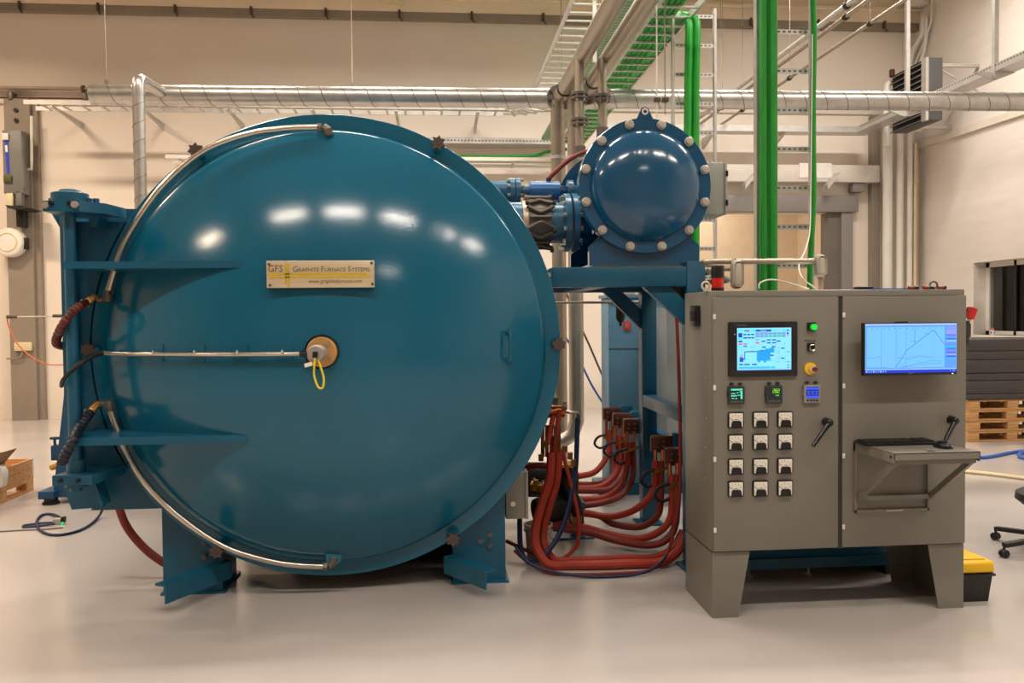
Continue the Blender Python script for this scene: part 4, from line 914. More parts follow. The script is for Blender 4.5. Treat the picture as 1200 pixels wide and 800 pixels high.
HOSE = [
 ('thick red hose looping from the furnace belly towards the cabinet foot', [(646, 530, 5.75), (644, 562, 5.72), (635, 590, 5.68), (629, 612, 5.64), (627, 632, 5.6), (632, 648, 5.55), (645, 662, 5.5), (675, 672, 5.48), (705, 673, 5.46), (740, 668, 5.46), (772, 661, 5.46), (792, 648, 5.5), (803, 628, 5.56)], .031, REDH),
 ('second thick red hose nested inside the loop beside the white bucket', [(655, 530, 5.78), (653, 562, 5.76), (645, 590, 5.74), (639, 612, 5.72), (637, 632, 5.68), (641, 645, 5.64), (652, 657, 5.62), (680, 665, 5.6), (705, 666, 5.6), (738, 662, 5.6), (768, 654, 5.6), (788, 642, 5.62), (800, 622, 5.66)], .026, REDH),
 ('thin red hose dropping in a narrow loop in front of the brass end cap', [(660, 527, 5.8), (662, 540, 5.78), (669, 567, 5.76), (677, 600, 5.72), (679, 620, 5.7), (675, 640, 5.7), (660, 654, 5.7), (646, 656, 5.72), (625, 648, 5.78), (607, 640, 5.85), (594, 634, 5.95)], .0135, REDH),
 ('long thin red hose lying outermost on the floor and rising by the cabinet', [(603, 645, 5.6), (622, 661, 5.5), (647, 674, 5.38), (685, 679.5, 5.33), (735, 678, 5.33), (760, 671, 5.36), (777, 656, 5.4), (788, 630, 5.42), (795, 597, 5.36), (797, 562, 5.36), (797, 500, 5.36), (795, 420, 5.36), (793, 372, 5.38)], .011, REDD),
 ('dark red hose running high to the farthest copper terminal', [(676, 558, 7.4), (695, 554, 7.45), (707, 542, 7.5), (714, 525, 7.55), (711.5, 504, 7.58)], .027, REDH),
 ('red hose crossing down from the farthest copper terminal to the floor', [(672, 567, 7.0), (700, 567, 7.2), (716, 560, 7.4), (719, 545, 7.5), (714, 525, 7.56), (715.5, 504, 7.59)], .025, REDD),
 ('upper red hose hanging from the second copper terminal', [(672, 572, 6.9), (700, 571, 7.0), (716, 562, 7.05), (725, 545, 7.1), (724, 510, 7.13)], .026, REDH),
 ('lower red hose hanging from the second copper terminal', [(672, 575, 6.85), (710, 574, 6.95), (724, 564, 7.0), (731, 545, 7.1), (729, 512, 7.14)], .0255, REDD),
 ('upper red hose hanging from the third copper terminal', [(676, 585, 6.5), (707, 583, 6.6), (727, 570, 6.7), (735, 545, 6.76), (737, 518, 6.79)], .0255, REDH),
 ('lower red hose hanging from the third copper terminal', [(676, 593, 6.4), (710, 588, 6.5), (732, 577, 6.62), (742, 555, 6.74), (741.5, 518, 6.79)], .025, REDD),
 ('upper red hose sagging from the fourth copper terminal', [(642, 601, 6.1), (685, 601.5, 6.2), (715, 605, 6.1), (740, 599, 6.0), (759, 585, 5.96), (767, 568, 5.97), (768, 540, 5.99)], .0255, REDH),
 ('lower red hose sagging from the fourth copper terminal', [(680, 600, 6.3), (702, 604, 6.22), (720, 614, 6.1), (750, 617, 6.0), (769, 606, 5.94), (774, 587, 5.95), (774.5, 540, 5.99)], .025, REDD),
 ('upper red hose curving along the floor to the nearest copper terminal', [(640, 612, 6.0), (685, 618, 5.95), (715, 626, 5.85), (750, 631, 5.75), (776, 620, 5.68), (787, 600, 5.68), (787, 556, 5.71)], .026, REDH),
 ('lower red hose curving along the floor to the nearest copper terminal', [(640, 617, 5.9), (690, 624, 5.85), (722, 633, 5.72), (758, 638.5, 5.66), (781, 632, 5.62), (792, 610, 5.64), (793, 556, 5.71)], .025, REDD),
 ('red hose arching out below the furnace hinge to the near leg', [(138, 590, 5.75), (146, 612, 5.7), (158, 630, 5.68), (176, 648, 5.65), (200, 664, 5.62), (215, 670, 5.62)], .026, REDD),
 ('short red hose coiled among the fittings under the furnace', [(616, 548, 6.0), (630, 545, 5.95), (645, 546, 5.95), (655, 543, 6.0)], .022, REDD),
]
for l, pts, r, m_ in HOSE: single('red_hose', MB().tube(P(pts, r + .001), r, 10, smooth=6), m_, l, 'hose', 'red water hoses')
single('navy_hose', MB().tube(P([(677, 490, 5.95), (676, 520, 5.9), (675, 545, 5.85), (672, 565, 5.78), (665, 600, 5.68), (652, 632, 5.6), (633, 654, 5.56), (617, 656, 5.6), (610, 640, 5.65), (609, 607, 5.7)], .02), .018, 8, smooth=6), NAVY, 'navy blue hose swinging down across the red hoses to the grey box', 'hose')
single('navy_hose', MB().tube(P([(604, 640, 5.5), (618, 658, 5.4), (645, 669, 5.33), (690, 675.5, 5.28), (740, 674, 5.28), (766, 665, 5.32), (783, 645, 5.42), (795, 600, 5.44)], .012), .009, 8, smooth=6), NAVY, 'navy hose lying just inside the outermost thin red hose', 'hose')
single('navy_hose', MB().tube([at(640, 345, Y=9.3), at(660, 389, Y=9.3), at(667, 402, Y=9.3), at(682, 428, Y=9.3), at(694, 452, Y=9.3), at(710, 477, Y=9.3), at(722, 492, Y=9.3), at(724, 520, Y=9.3), at(728, 545, Z=.02)], .012, 8, smooth=6), HBLUE, 'slim blue hose slanting across the pale wall to the transformer', 'hose')
single('black_cable', MB().tube([at(662, 340, Y=9.3), at(677, 375, Y=9.3), at(690, 403, Y=9.3), at(703, 433, Y=9.3), at(714, 457, Y=9.3), at(730, 480, Y=9.3)], .012, 8, smooth=4), mat('grey cable', (92, 84, 78), .5), 'dark grey cable slanting from the steel pipe down to the transformer', 'cable')

# electrode cluster at the furnace flank
ec = thing('electrode_cluster', 'copper electrode with tubes and valves at the lower furnace flank', 'electrode', at(655, 500, Y=6.0))
c = at(655, 482, Y=6.0)
obj('electrode', MB().cyl((c.x - .22, 6.0, c.z), (c.x + .04, 6.0, c.z), .045, 20), COPPER, ec)
obj('electrode_seat', MB().cyl((c.x - .3, 6.0, c.z), (c.x - .1, 6.0, c.z), .09, 20), DKBROWN, ec)
obj('outlet', MB().tube([(c.x + .03, 6.0, c.z), at(668, 483, Y=5.95), at(677, 483, Y=5.95), at(677, 492, Y=5.95)], .012, 8).cyl(at(677, 485, Y=5.95), at(677, 498, Y=5.95), .018, 6), STEEL, ec)
obj('valve', MB().cyl(at(650, 466, Y=5.95), at(650, 474, Y=5.95), .025, 8).box(at(646, 465, Y=5.95).x, at(654, 465, Y=5.95).x, 5.93, 5.97, at(650, 468, Y=5.95).z, at(650, 465.5, Y=5.95).z).cyl(at(660, 476, Y=5.92), at(664, 476, Y=5.92), .03, 8), IRON, ec)
cp_ = MB()
for u in (636, 641, 646, 651, 655): cp_.cyl(at(u, 498, Y=5.85 + (u % 3) * .04), at(u, 535, Y=5.85 + (u % 3) * .04), .014, 8)
obj('copper_tubes', cp_, COPPER, ec)
bf = MB()
for u, v in ((648, 536), (654, 536), (662, 526), (668, 534), (672, 542), (638, 520), (634, 536), (628, 566), (624, 571), (632, 572)): bf.cyl(at(u, v - 4, Y=5.82), at(u, v + 4, Y=5.82), .02, 6)
obj('brass_fittings', bf, BRASS, ec)
rh = MB()
for a, b in (((648, 488), (642, 520)), ((656, 480), (648, 535))): rh.tube([at(*a, Y=5.9), at(*b, Y=5.84)], .018, 8)
obj('red_sleeve', rh, REDH, ec)
c = at(650, 545, Y=6.1)
pmp = thing('booster_pump', 'dark pump unit with brass end cap on a blue pedestal under the furnace', 'pump', at(660, 590, Y=6.1))
obj('motor', MB().lathe([(.10, -.4), (.13, -.38), (.13, .1), (.10, .14), (0, .15)], at(655, 562, Y=6.2), (1, -.2, 0), 24), DARKM, pmp)
obj('gear_case', MB().box(at(640, 560, Y=6.2).x, at(668, 560, Y=6.2).x, 6.08, 6.4, at(640, 590, Y=6.2).z, at(640, 556, Y=6.2).z, .03), DARKM, pmp)
obj('rear_motor', MB().lathe([(0, -.02), (.09, 0), (.1, .03), (.1, .3), (.07, .34), (0, .35)], at(627, 600, Y=6.0), (1, .25, .1), 20), DARKM, pmp)
obj('yellow_flange', MB().box(at(655, 545, Y=6.05).x, at(672, 545, Y=6.05).x, 6.0, 6.2, at(660, 547, Y=6.05).z, at(660, 543.5, Y=6.05).z, .005), BRASS, pmp)
obj('suction_pipe', MB().tube([at(662, 562, Y=6.02), at(668, 578, Y=5.98), at(674, 590, Y=5.96), at(676, 602, Y=5.97)], .05, 12, smooth=4), DARKM, pmp)
for k in range(5):
    c = at(622 + k * 3.4, 566 + (k * 7) % 9, Y=5.86)
    obj('brass_valve', MB().cyl(c, c + Vector((.05, 0, .004)), .016, 6).cyl(c + Vector((.025, 0, 0)), c + Vector((.025, 0, .035)), .009, 6), BRASS, pmp)
bc_ = at(676, 606, Y=5.95)
obj('end_cap', MB().lathe([(.055, .3), (.055, .02), (.05, 0), (.02, -.005), (0, -.005)], bc_, (-.25, 1, 0), 20), mat('worn brass', (150, 120, 84), .5, .5, var=.2), pmp)
p0 = at(677, 628, Z=.01)
obj('pedestal', MB().box(p0.x - .05, p0.x + .05, p0.y, p0.y + .1, .012, .2).box(p0.x - .2, p0.x + .12, p0.y - .06, p0.y + .2, 0, .014), BLUE3, pmp)
obj('plate', MB().box(at(640, 595, Y=6.1).x, at(684, 595, Y=6.1).x, 6.05, 6.4, at(650, 597, Y=6.1).z, at(650, 588, Y=6.1).z), BLUE3, pmp)
# grey box on the leg
gb = thing('small_enclosure', 'small pale grey enclosure with a round lock on the furnace leg', 'enclosure', at(605, 605, Y=5.55))
a = at(592.5, 554, Y=5.5); b = at(617, 607.5, Y=5.5)
obj('enclosure', MB().box(a.x, b.x, 5.5, 5.62, b.z, a.z, .005), mat('pale grey box', (150, 146, 134), .5), gb)
obj('lid_edge', MB().box(b.x - .004, b.x + .012, 5.49, 5.63, b.z - .002, a.z + .004), mat('pale grey edge', (172, 168, 156), .5), gb)
c = at(601, 590, Y=5.5); obj('lock', MB().cyl(c, c + Vector((0, -.012, 0)), .017, 16).cyl(c + Vector((0, -.012, 0)), c + Vector((0, -.016, 0)), .008, 8), STEEL, gb)
# bucket
bk = at(630, 652, Z=0); bk.y = max(bk.y, 5.85); bk = at(631, 648, Z=0)
bkt = thing('bucket', 'white plastic bucket standing on the floor behind the red hoses', 'bucket', bk)
rb = .095; hb_ = at(631, 613, Y=bk.y).z
obj('pail', MB().lathe([(0, .004), (rb * .85, .004), (rb * .87, 0), (rb, hb_ - .02), (rb + .008, hb_ - .018), (rb + .008, hb_), (rb - .004, hb_), (rb * .84, .012), (0, .012)], bk, (0, 0, 1), 28), mat('grubby white plastic', (216, 204, 188), .5, var=.1), bkt)
obj('rim_band', MB().lathe([(rb + .004, hb_ - .05), (rb + .011, hb_ - .048), (rb + .011, hb_ - .04), (rb + .004, hb_ - .038)], bk, (0, 0, 1), 28), WHITE, bkt)
single('rag', MB().poly([at(643, 640, Y=5.72), at(649, 644, Y=5.7), at(651, 653, Y=5.68), at(645, 654.5, Y=5.68), at(641, 650, Y=5.7)], (0, .04, 0)), WHITE, 'crumpled white rag leaning beside the bucket', 'rag')
# air filter on thin pipe by the transformer
af = thing('air_filter', 'small dark air filter bowl hanging from a thin horizontal pipe', 'filter', at(727, 370, Y=7.0))
c = at(727, 356, Y=7.0)
obj('bowl', MB().lathe([(.03, .02), (.04, 0), (.04, -.12), (.025, -.15), (.012, -.16), (.012, -.185), (0, -.19)], c, (0, 0, 1), 16), DARKM, af)
obj('head', MB().box(c.x - .045, c.x + .045, 6.96, 7.04, c.z - .005, c.z + .04, .01), IRON, af)
obj('pipe', MB().cyl((at(650, 356, Y=7.0).x, 7.0, c.z + .015), (c.x + .3, 7.0, c.z + .015), .011, 8), PIPE, af)

# ================================================================== STEEL WATER PIPES
ZP_ = 4.03
def elbow(p0, d0, p1, n=8):           # quarter bend from direction d0 at p0 to p1
    p0 = Vector(p0); p1 = Vector(p1); c = p0 + Vector(d0); return [(1 - t) ** 2 * p0 + 2 * t * (1 - t) * c + t * t * p1 for t in [i / n for i in range(n + 1)]]
for i, (uv, label) in enumerate((((655.5, 115), 'wide steel water pipe coming overhead and dropping close to the furnace rim'), ((687.5, 107), 'wide steel water pipe overhead with a bottom bend, second from furnace'))):
    h = ZP_ - 1.68
    e = at(*uv, Z=ZP_); x, ye = e.x, e.y
    xv = at((655, 674.5)[i], 300, Y=ye).x
    t = thing('water_pipe', label, 'pipe', (x, ye, 0), 'wide steel water pipes')
    obj('run', MB().cyl((x, ye - .1, ZP_), (x, 2.2, ZP_), .078, 20), PIPE, t)
    obj('riser', MB().tube(([(xv, ye, .02)] if i == 0 else []) + ([(xv - .28, ye, .36), (xv - .15, ye, .375), (xv - .05, ye, .44), (xv, ye, .58)] if i else []) + [(xv, ye, 1.0), (xv, ye, 3.0), (xv, ye, ZP_ - .09), (xv, ye - .02, ZP_ - .02)], .078, 20), PIPE, t)
    fl = obj('flange', MB().cyl((x, ye - .03, ZP_ - .0), (x, ye + .03, ZP_), .14, 24), IRON, t)
    for k in range(8):
        a = k * PI / 4 + .2; obj('bolt', MB().cyl((x + .115 * math.cos(a), ye - .06, ZP_ + .115 * math.sin(a)), (x + .115 * math.cos(a), ye + .04, ZP_ + .115 * math.sin(a)), .016, 6), DKBROWN, fl)
    obj('rubber_collar', MB().cyl((x, ye - .42, ZP_), (x, ye - .37, ZP_), .083, 20), RUBBER, t)
    obj('pipe_clamp', MB().cyl((xv, ye, at(655, 183, Y=ye).z), (xv, ye, at(655, 187, Y=ye).z), .088, 20), GALVM, t)
    # small drop with two flanges
    xd = at((679, 706)[i], 130, Y=7.55).x; yd = 7.55; zb5 = at(679, (182, 160)[i], Y=yd).z
    obj('drop_pipe', MB().cyl((xd, yd, zb5), (xd, yd, ZP_ - .03), .042, 16), PIPE, t)
    for v in ((113, 143) if i == 0 else (115,)):
        z = at(690, v, Y=yd).z
        f2 = obj('drop_flange', MB().cyl((xd, yd, z + .008), (xd, yd, z + .03), .078, 22).cyl((xd, yd, z - .03), (xd, yd, z - .008), .078, 22).cyl((xd, yd, z - .008), (xd, yd, z + .008), .06, 22), IRON, t)
        for k in range(6):
            a = k * PI / 3; obj('bolt', MB().cyl((xd + .064 * math.cos(a), yd + .064 * math.sin(a), z - .045), (xd + .064 * math.cos(a), yd + .064 * math.sin(a), z + .045), .008, 6), STEEL, f2)
    obj('union', MB().cyl((xd, yd, zb5 - .01), (xd, yd, zb5 + .08), .055, 8), IRON, t)
# ================================================================== VENTILATION DUCT
DYc = 10.0; 
za_ = at(600, 114.5, Y=DYc).z
dl = at(108, 111, Y=DYc); dr_ = at(1200, 119.5, Y=DYc)
DRr = .114
dct = thing('ventilation_duct', 'long spiral-seam galvanised air duct crossing the whole hall', 'duct', (1.5, DYc, 4.3))
pa = Vector((dl.x, DYc, dl.z)); pb = Vector((dr_.x + 1.0, DYc, dr_.z + (dr_.z - dl.z) / (dr_.x - dl.x)))
obj('pipe', MB().cyl(pa, pb, DRr, 40), GALV, dct)
obj('end_cap', MB().lathe([(0, -.012), (DRr - .01, -.012), (DRr + .004, -.004), (DRr + .004, .04)], pa, (1, 0, 0), 32), GALV, dct)
dv_ = (pb - pa); Ld = dv_.length; dn_ = dv_.normalized(); n_ = int(Ld / .265)
hp = []
for i in range(n_ * 20 + 1):
    a = i * 2 * PI / 20; hp.append(pa + dn_ * (.1 + (Ld - .2) * i / (n_ * 20)) + Vector((0, math.cos(a), math.sin(a))) * (DRr + .001))
obj('spiral_seam', MB().tube(hp, .0048, 4), SEAM, dct)
single('duct_wire', MB().cyl(at(125, 98, Y=DYc) + Vector((0, 0, -.02)), at(124, 98, Y=DYc) + Vector((0, 0, 3.8)), .004, 6).box(at(125, 98, Y=DYc).x - .02, at(125, 98, Y=DYc).x + .02, DYc - .02, DYc + .02, at(125, 98, Y=DYc).z - .03, at(125, 98, Y=DYc).z + .04), STEEL, 'thin hanging wire holding the duct near its closed end', 'wire', 'duct hanging wires')
single('duct_wire', MB().cyl(at(413, 102, Y=DYc) + Vector((0, 0, -.02)), at(412, 102, Y=DYc) + Vector((0, 0, 3.8)), .004, 6).box(at(413, 102, Y=DYc).x - .02, at(413, 102, Y=DYc).x + .02, DYc - .02, DYc + .02, at(413, 102, Y=DYc).z - .03, at(413, 102, Y=DYc).z + .04), STEEL, 'thin hanging wire holding the duct above the furnace crown', 'wire', 'duct hanging wires')
YB = 9.3; pe = at(162, 96, Y=YB); zz = at(186, 108, Y=DYc)
br = thing('branch_duct', 'slim vertical galvanised duct with an elbow dropping from the big duct', 'duct', (pe.x, YB, 1.0))
zbt = at(186, 111, Y=DYc).z
xe = pe.x
obj('pipe', MB().tube([(xe, YB, 1.2), (xe, YB, zbt - .17)] + elbow((xe, YB, zbt - .12), (0, 0, .12), (xe, YB + .12, zbt)) + [(xe + .05, DYc - .1, zbt)], .063, 20), GALV, br)
obj('collar', MB().cyl((xe, YB, zbt - .19), (xe, YB, zbt - .15), .067, 20), GALV, br)
hp = []
for i in range(20 * 14 + 1):
    a = i * 2 * PI / 20; hp.append(Vector((xe + .064 * math.cos(a), YB + .064 * math.sin(a), 1.3 + (zbt - .25 - 1.3) * i / 280)))
obj('spiral_seam', MB().tube(hp, .003, 4), SEAM, br)

# ================================================================== LADDER RACKS AND GREEN CABLES
def ladder_v(label, u0, u1, Y, rung_v, step, ztop, zbot):
    x0, x1 = at(u0, 100, Y=Y).x, at(u1, 100, Y=Y).x
    t = thing('cable_ladder', label, 'ladder', ((x0 + x1) / 2, Y, zbot))
    for x in (x0, x1): obj('rail', MB().box(x - .012, x + .012, Y - .03, Y + .03, zbot, ztop), GALVM, t)
    z = at((u0 + u1) / 2, rung_v, Y=Y).z
    while z - step > zbot + .05: z -= step
    r0 = None
    while z < ztop - .02:
        if r0 is None:
            mb = MB().box(x0, x1, Y - .018, Y - .014, z - .02, z + .02).box(x0, x1, Y - .018, Y + .012, z + .017, z + .02)
            r0 = obj('rung', mb, GALVM, t)
            sl = MB(); n = int((x1 - x0) / .045)
            for k in range(n): sl.box(x0 + .03 + k * .043, x0 + .052 + k * .043, Y - .0195, Y - .0178, z - .006, z + .008)
            obj('slots', sl, mat('slot dark', (104, 100, 95), .7), r0); zr = z
        else: shift_copy(r0, (0, 0, z - zr))
        z += step
    return x0, x1
L2 = ladder_v('tall cable ladder with green cables rising behind the control cabinet', 886.5, 951, 6.35, 84, .3, 7.9, .2)
L1 = ladder_v('shorter cable ladder with green cables standing behind the domed vessel', 788.5, 837.5, 8.6, 54, .3, 4.86, .3)
def cable(label, pts, r, sm=5): return single('green_cable', MB().tube(pts, r, 10, smooth=sm), GREEN, label, 'cable', 'thick green power cables')
for u, w, lb_ in ((894.5, 9, 'slimmer green cable beside the long rail of the tall ladder'), (905, 12.3, 'thickest green cable in the middle of the tall ladder')):
    x = at(u, 150, Y=6.27).x; cable(lb_, [(x, 6.27, .3), (x, 6.27, 2.5), (x, 6.27, 5), (x, 6.27, 7.8)], w / 984 * 6.27 / 2)
pts = [at(u, v, Y=6.26) for u, v in ((949, 340), (949.5, 310), (951, 280), (953.5, 230), (953, 180), (953, 100), (954, 40), (953, 0), (953, -100))]
cable('single green cable strapped along the outer rail of the tall ladder', pts, .022)
ZT = 4.72
tL, tR = 2.22, 2.63
def tray_y(label, x0, x1, z, ya, yb, step=.27, m=GALVM, name='cable_tray'):
    t = thing(name, label, 'tray', ((x0 + x1) / 2, (ya + yb) / 2, z))
    for x in (x0, x1): obj('side_rail', MB().box(x - .01, x + .01, ya, yb, z, z + .08), m, t)
    y = ya + .1; r0 = None
    while y < yb - .05:
        if r0 is None: r0 = obj('rung', MB().box(x0, x1, y - .018, y + .018, z, z + .015), m, t); yr = y
        else: shift_copy(r0, (0, y - yr, 0))
        y += step
    return t
tray_y('overhead cable tray full of green cables beside the steel water pipes', tL, tR, ZT, 4.6, 14.95)
for i in range(6):
    x = tL + .06 + i * .058; y1_ = 14.9 - i * .05
    if i < 4: cable(['green cable nearest the water pipes in the overhead tray', 'second green cable from the water pipes in the overhead tray', 'third green cable from the water pipes in the overhead tray', 'fourth green cable from the water pipes in the overhead tray'][i], [(x, 4.7, ZT + .05), (x, 8, ZT + .05), (x, 12, ZT + .05), (x, y1_, ZT + .05)], .026, 3)
for i, (u, lb_) in enumerate(((806.5, 'green cable bending from the overhead tray down the shorter ladder, inner one'), (815.5, 'green cable bending from the overhead tray down the shorter ladder, outer one'))):
    x = at(u, 100, Y=8.5).x; xt = tL + .31 + i * .058
    cable(lb_, [(xt, 14.8, ZT + .05), (xt, 11, ZT + .05), (xt, 9.2, ZT + .05), (xt + (x - xt) * .4, 8.72, ZT + .1), (x, 8.5, ZT - .02), (x, 8.47, ZT - .25), (x, 8.5, ZT - .6), (x, 8.52, 3.5), (x, 8.52, 2), (x, 8.52, .4)], .041 - .002 * i, 8)
# perforated tray beside it, green light bounced off the cables painted into its colour
pt_ = thing('perforated_tray', 'perforated cable tray beside the overhead green cables, tinted with their bounced green light', 'tray', (2.05, 9, ZT + .1))
ptx0, ptx1 = 1.86, 2.16
obj('tray_floor', MB().box(ptx0, ptx1, 6.0, 14.6, ZT + .03, ZT + .034).box(ptx0, ptx0 + .004, 6.0, 14.6, ZT + .03, ZT + .09).box(ptx1 - .004, ptx1, 6.0, 14.6, ZT + .03, ZT + .09), GTRAY, pt_)
sl = MB()
for k in range(100):
    y = 6.1 + k * .083
    for x in (ptx0 + .04, ptx0 + .12, ptx0 + .2): sl.box(x, x + .05, y, y + .014, ZT + .0285, ZT + .0305)
obj('slots', sl, mat('slot green bounce tint', (80, 108, 78), .7), pt_, smooth=False)  # slots carry the same painted green bounce
# empty overhead ladder at left that bends onto the wall
ZL = 5.1
lx = at(627, 106, Z=ZL).x
tray_y('empty overhead ladder tray left of the steel water pipes', lx, lx + .4, ZL, 6.0, 13.6, .26)['label'] = 'empty overhead ladder tray on the furnace side of the water pipes'
cv = thing('tray_bend', 'curved corner piece joining the empty overhead ladder to the wall ladder', 'tray', (lx - .1, 14.1, ZL))
cxb, cyb = lx - .35, 13.6
for R_ in (.35, .75):
    obj('side_rail', MB().tube([(cxb + R_ * math.cos(a), cyb + R_ * math.sin(a), ZL + .04) for a in [i * PI / 2 / 8 for i in range(9)]], .025, 6), GALVM, cv)
for i in range(1, 6):
    a = i * PI / 12; d = Vector((math.cos(a), math.sin(a), 0)); obj('rung', MB().beam(Vector((cxb, cyb, ZL)) + d * .35, Vector((cxb, cyb, ZL)) + d * .75, .05, .02), GALVM, cv)
# wall ladder
wt = thing('wall_ladder', 'long bright ladder tray bracketed to the rear wall above the furnace', 'tray', (-2.5, 14.6, ZL))
wx0 = at(30, 131, Y=14.0).x
for y in (13.95, 14.35): obj('side_rail', MB().box(wx0, cxb, y - .012, y + .012, ZL, ZL + .07), GALVM, wt)
x = wx0 + .25; r0 = None
while x < cxb - .1:
    if r0 is None: r0 = obj('rung', MB().box(x - .018, x + .018, 13.95, 14.35, ZL, ZL + .015), GALVM, wt); xr = x
    else: shift_copy(r0, (x - xr, 0, 0))
    x += .30
x = wx0 + .4; r0 = None
while x < cxb - .1:
    if r0 is None: r0 = obj('wall_bracket', MB().beam((x, 13.95, ZL - .02), (x, 15.14, ZL - .02), .05, .03).poly([(x - .015, 14.2, ZL - .03), (x - .015, 15.14, ZL - .03), (x - .015, 15.14, ZL - .12)], (.03, 0, 0)), GALVM, wt); xr = x
    else: shift_copy(r0, (x - xr, 0, 0))
    x += 1.35
# lower wall tray with a green cable and white tube
ZW = at(590, 166, Y=14.8).z
xa_, xb_ = at(480, 170, Y=14.8).x, at(656, 170, Y=14.8).x
lt_ = thing('perforated_wall_tray', 'grey perforated tray edge on the rear wall above the green cable', 'tray', (xa_, 14.8, ZW))
obj('channel', MB().box(xa_, xb_, 14.72, 15.13, ZW - .05, ZW + .05), GALVM, lt_)
sl = MB()
for k in range(44): sl.box(xa_ + .05 + k * .06, xa_ + .082 + k * .06, 14.717, 14.721, ZW - .012, ZW + .012)
obj('slots', sl, mat('slot dark', (104, 100, 95), .7), lt_, smooth=False)
zg = at(590, 183.5, Y=14.75).z
cable('thin green cable lying level on the wall tray behind the furnace rim', [(-3.6, 14.78, zg), (0, 14.78, zg), (1.6, 14.75, zg + .01), (1.95, 14.62, zg + .06), (2.3, 14.55, zg + .1)], .03)
xw0 = at(196, 178, Y=14.6).x
wr = thing('wall_ladder', 'lower white ladder tray on the rear wall carrying the thin green cable', 'tray', (-1, 14.6, zg - .1))
for dy_, dz_ in ((14.5, -.09), (14.95, -.11)): obj('side_rail', MB().box(xw0, 2.3, dy_ - .015, dy_ + .015, zg + dz_ - .03, zg + dz_ + .03), WHITE, wr)
for k in range(11): obj('rung', MB().box(xw0 + .2 + k * .8, xw0 + .24 + k * .8, 14.5, 15.1, zg - .14, zg - .12), GALVM, wr)
# hangers
for u, Y, v1, lb_ in ((658, 11.5, 80, 'thin steel hanger rod above the empty overhead ladder'), (697, 8.4, 73, 'flat steel hanger strut between the two water pipes'), (770, 8.2, 137, 'thin white hanger rod above the lifting lug of the vessel'), (779.5, 7.9, 134, 'thin grey hanger rod with clamps beside the shorter ladder')):
    b = at(u, v1, Y=Y); w = .035 if u == 697 else .012
    hr = single('hanger_rod', MB().box(b.x - w / 2, b.x + w / 2, Y - w / 2, Y + w / 2, b.z, ZC), WHITE if u in (697, 770) else PIPE, lb_, 'rod')
    if u > 750: obj('rod_nut', MB().box(b.x - .03, b.x + .03, Y - .03, Y + .03, at(u, 117, Y=Y).z - .02, at(u, 117, Y=Y).z + .02, .004), DKBROWN, hr)
# overhead conduits running to the rear wall, on the right
for i, (ua, va, lb_) in enumerate(((1000.5, 0, 'thick overhead conduit highest of the three slanting runs'), (1018, 0, 'middle overhead conduit with black clamps of the three slanting runs'), (1060, 0, 'thin overhead conduit nearest the white side wall'))):
    z = 5.15 + (.06 if i == 0 else 0); e = at(ua, va, Z=z); r = (.033, .026, .022)[i]
    t = thing('overhead_conduit', lb_, 'conduit', (e.x, 10, z), 'overhead conduits')
    obj('pipe', MB().cyl((e.x, 6.0, z), (e.x, 15.1, z), r, 12), PIPE if i != 0 else GALVM, t)
    for y in (9.3 + i * .2, 11.6 + i * .2, 13.6 + i * .15):
        cl_ = obj('pipe_clamp', MB().cyl((e.x, y, z), (e.x, y + .05, z), r + .014, 12), RUBBER, t)
        obj('drop_rod', MB().cyl((e.x, y + .02, z), (e.x, y + .02, ZC), .005, 6), PIPE, cl_)
# channel along right wall and rear wall
ZR = 4.93
rc = at(985, 163, Z=ZR); 
gt = thing('grey_channel', 'grey perforated cable channel hung along the white side wall', 'channel', (7.3, 12, ZR))
obj('channel', MB().box(rc.x, rc.x + .3, 6.5, 14.5, ZR - .004, ZR).box(rc.x, rc.x + .006, 6.5, 14.5, ZR, ZR + .1).box(rc.x + .294, rc.x + .3, 6.5, 14.5, ZR, ZR + .1).box(3.0, rc.x + .3, 14.5, 14.8, ZR - .004, ZR).box(3.0, rc.x, 14.5, 14.506, ZR, ZR + .1), GALVM, gt)
sl = MB()
for k in range(130): sl.box(rc.x - .002, rc.x + .001, 6.6 + k * .06, 6.63 + k * .06, ZR + .06, ZR + .085)
obj('slots', sl, mat('slot dark', (104, 100, 95), .7), gt, smooth=False, kind='stuff')
for u, vb in ((1063, 147), (1166, 104)):
    s_ = at(u, vb, X=rc.x + .02)
    st = obj('hanger_strut', MB().box(s_.x - .03, s_.x + .03, s_.y - .03, s_.y + .03, ZR - .1, ZC), GALVM, gt)
    obj('cantilever', MB().poly([(s_.x - .3, s_.y, ZR - .01), (s_.x + .3, s_.y, ZR - .01), (s_.x + .05, s_.y, ZR - .1), (s_.x - .05, s_.y, ZR - .1)], (0, .03, 0)), GALVM, st)
for x in (3.6, 4.9, 6.2): obj('wall_bracket', MB().poly([(x, 14.5, ZR - .01), (x, 15.14, ZR - .01), (x, 15.14, ZR - .2)], (.04, 0, 0)), GALVM, gt)
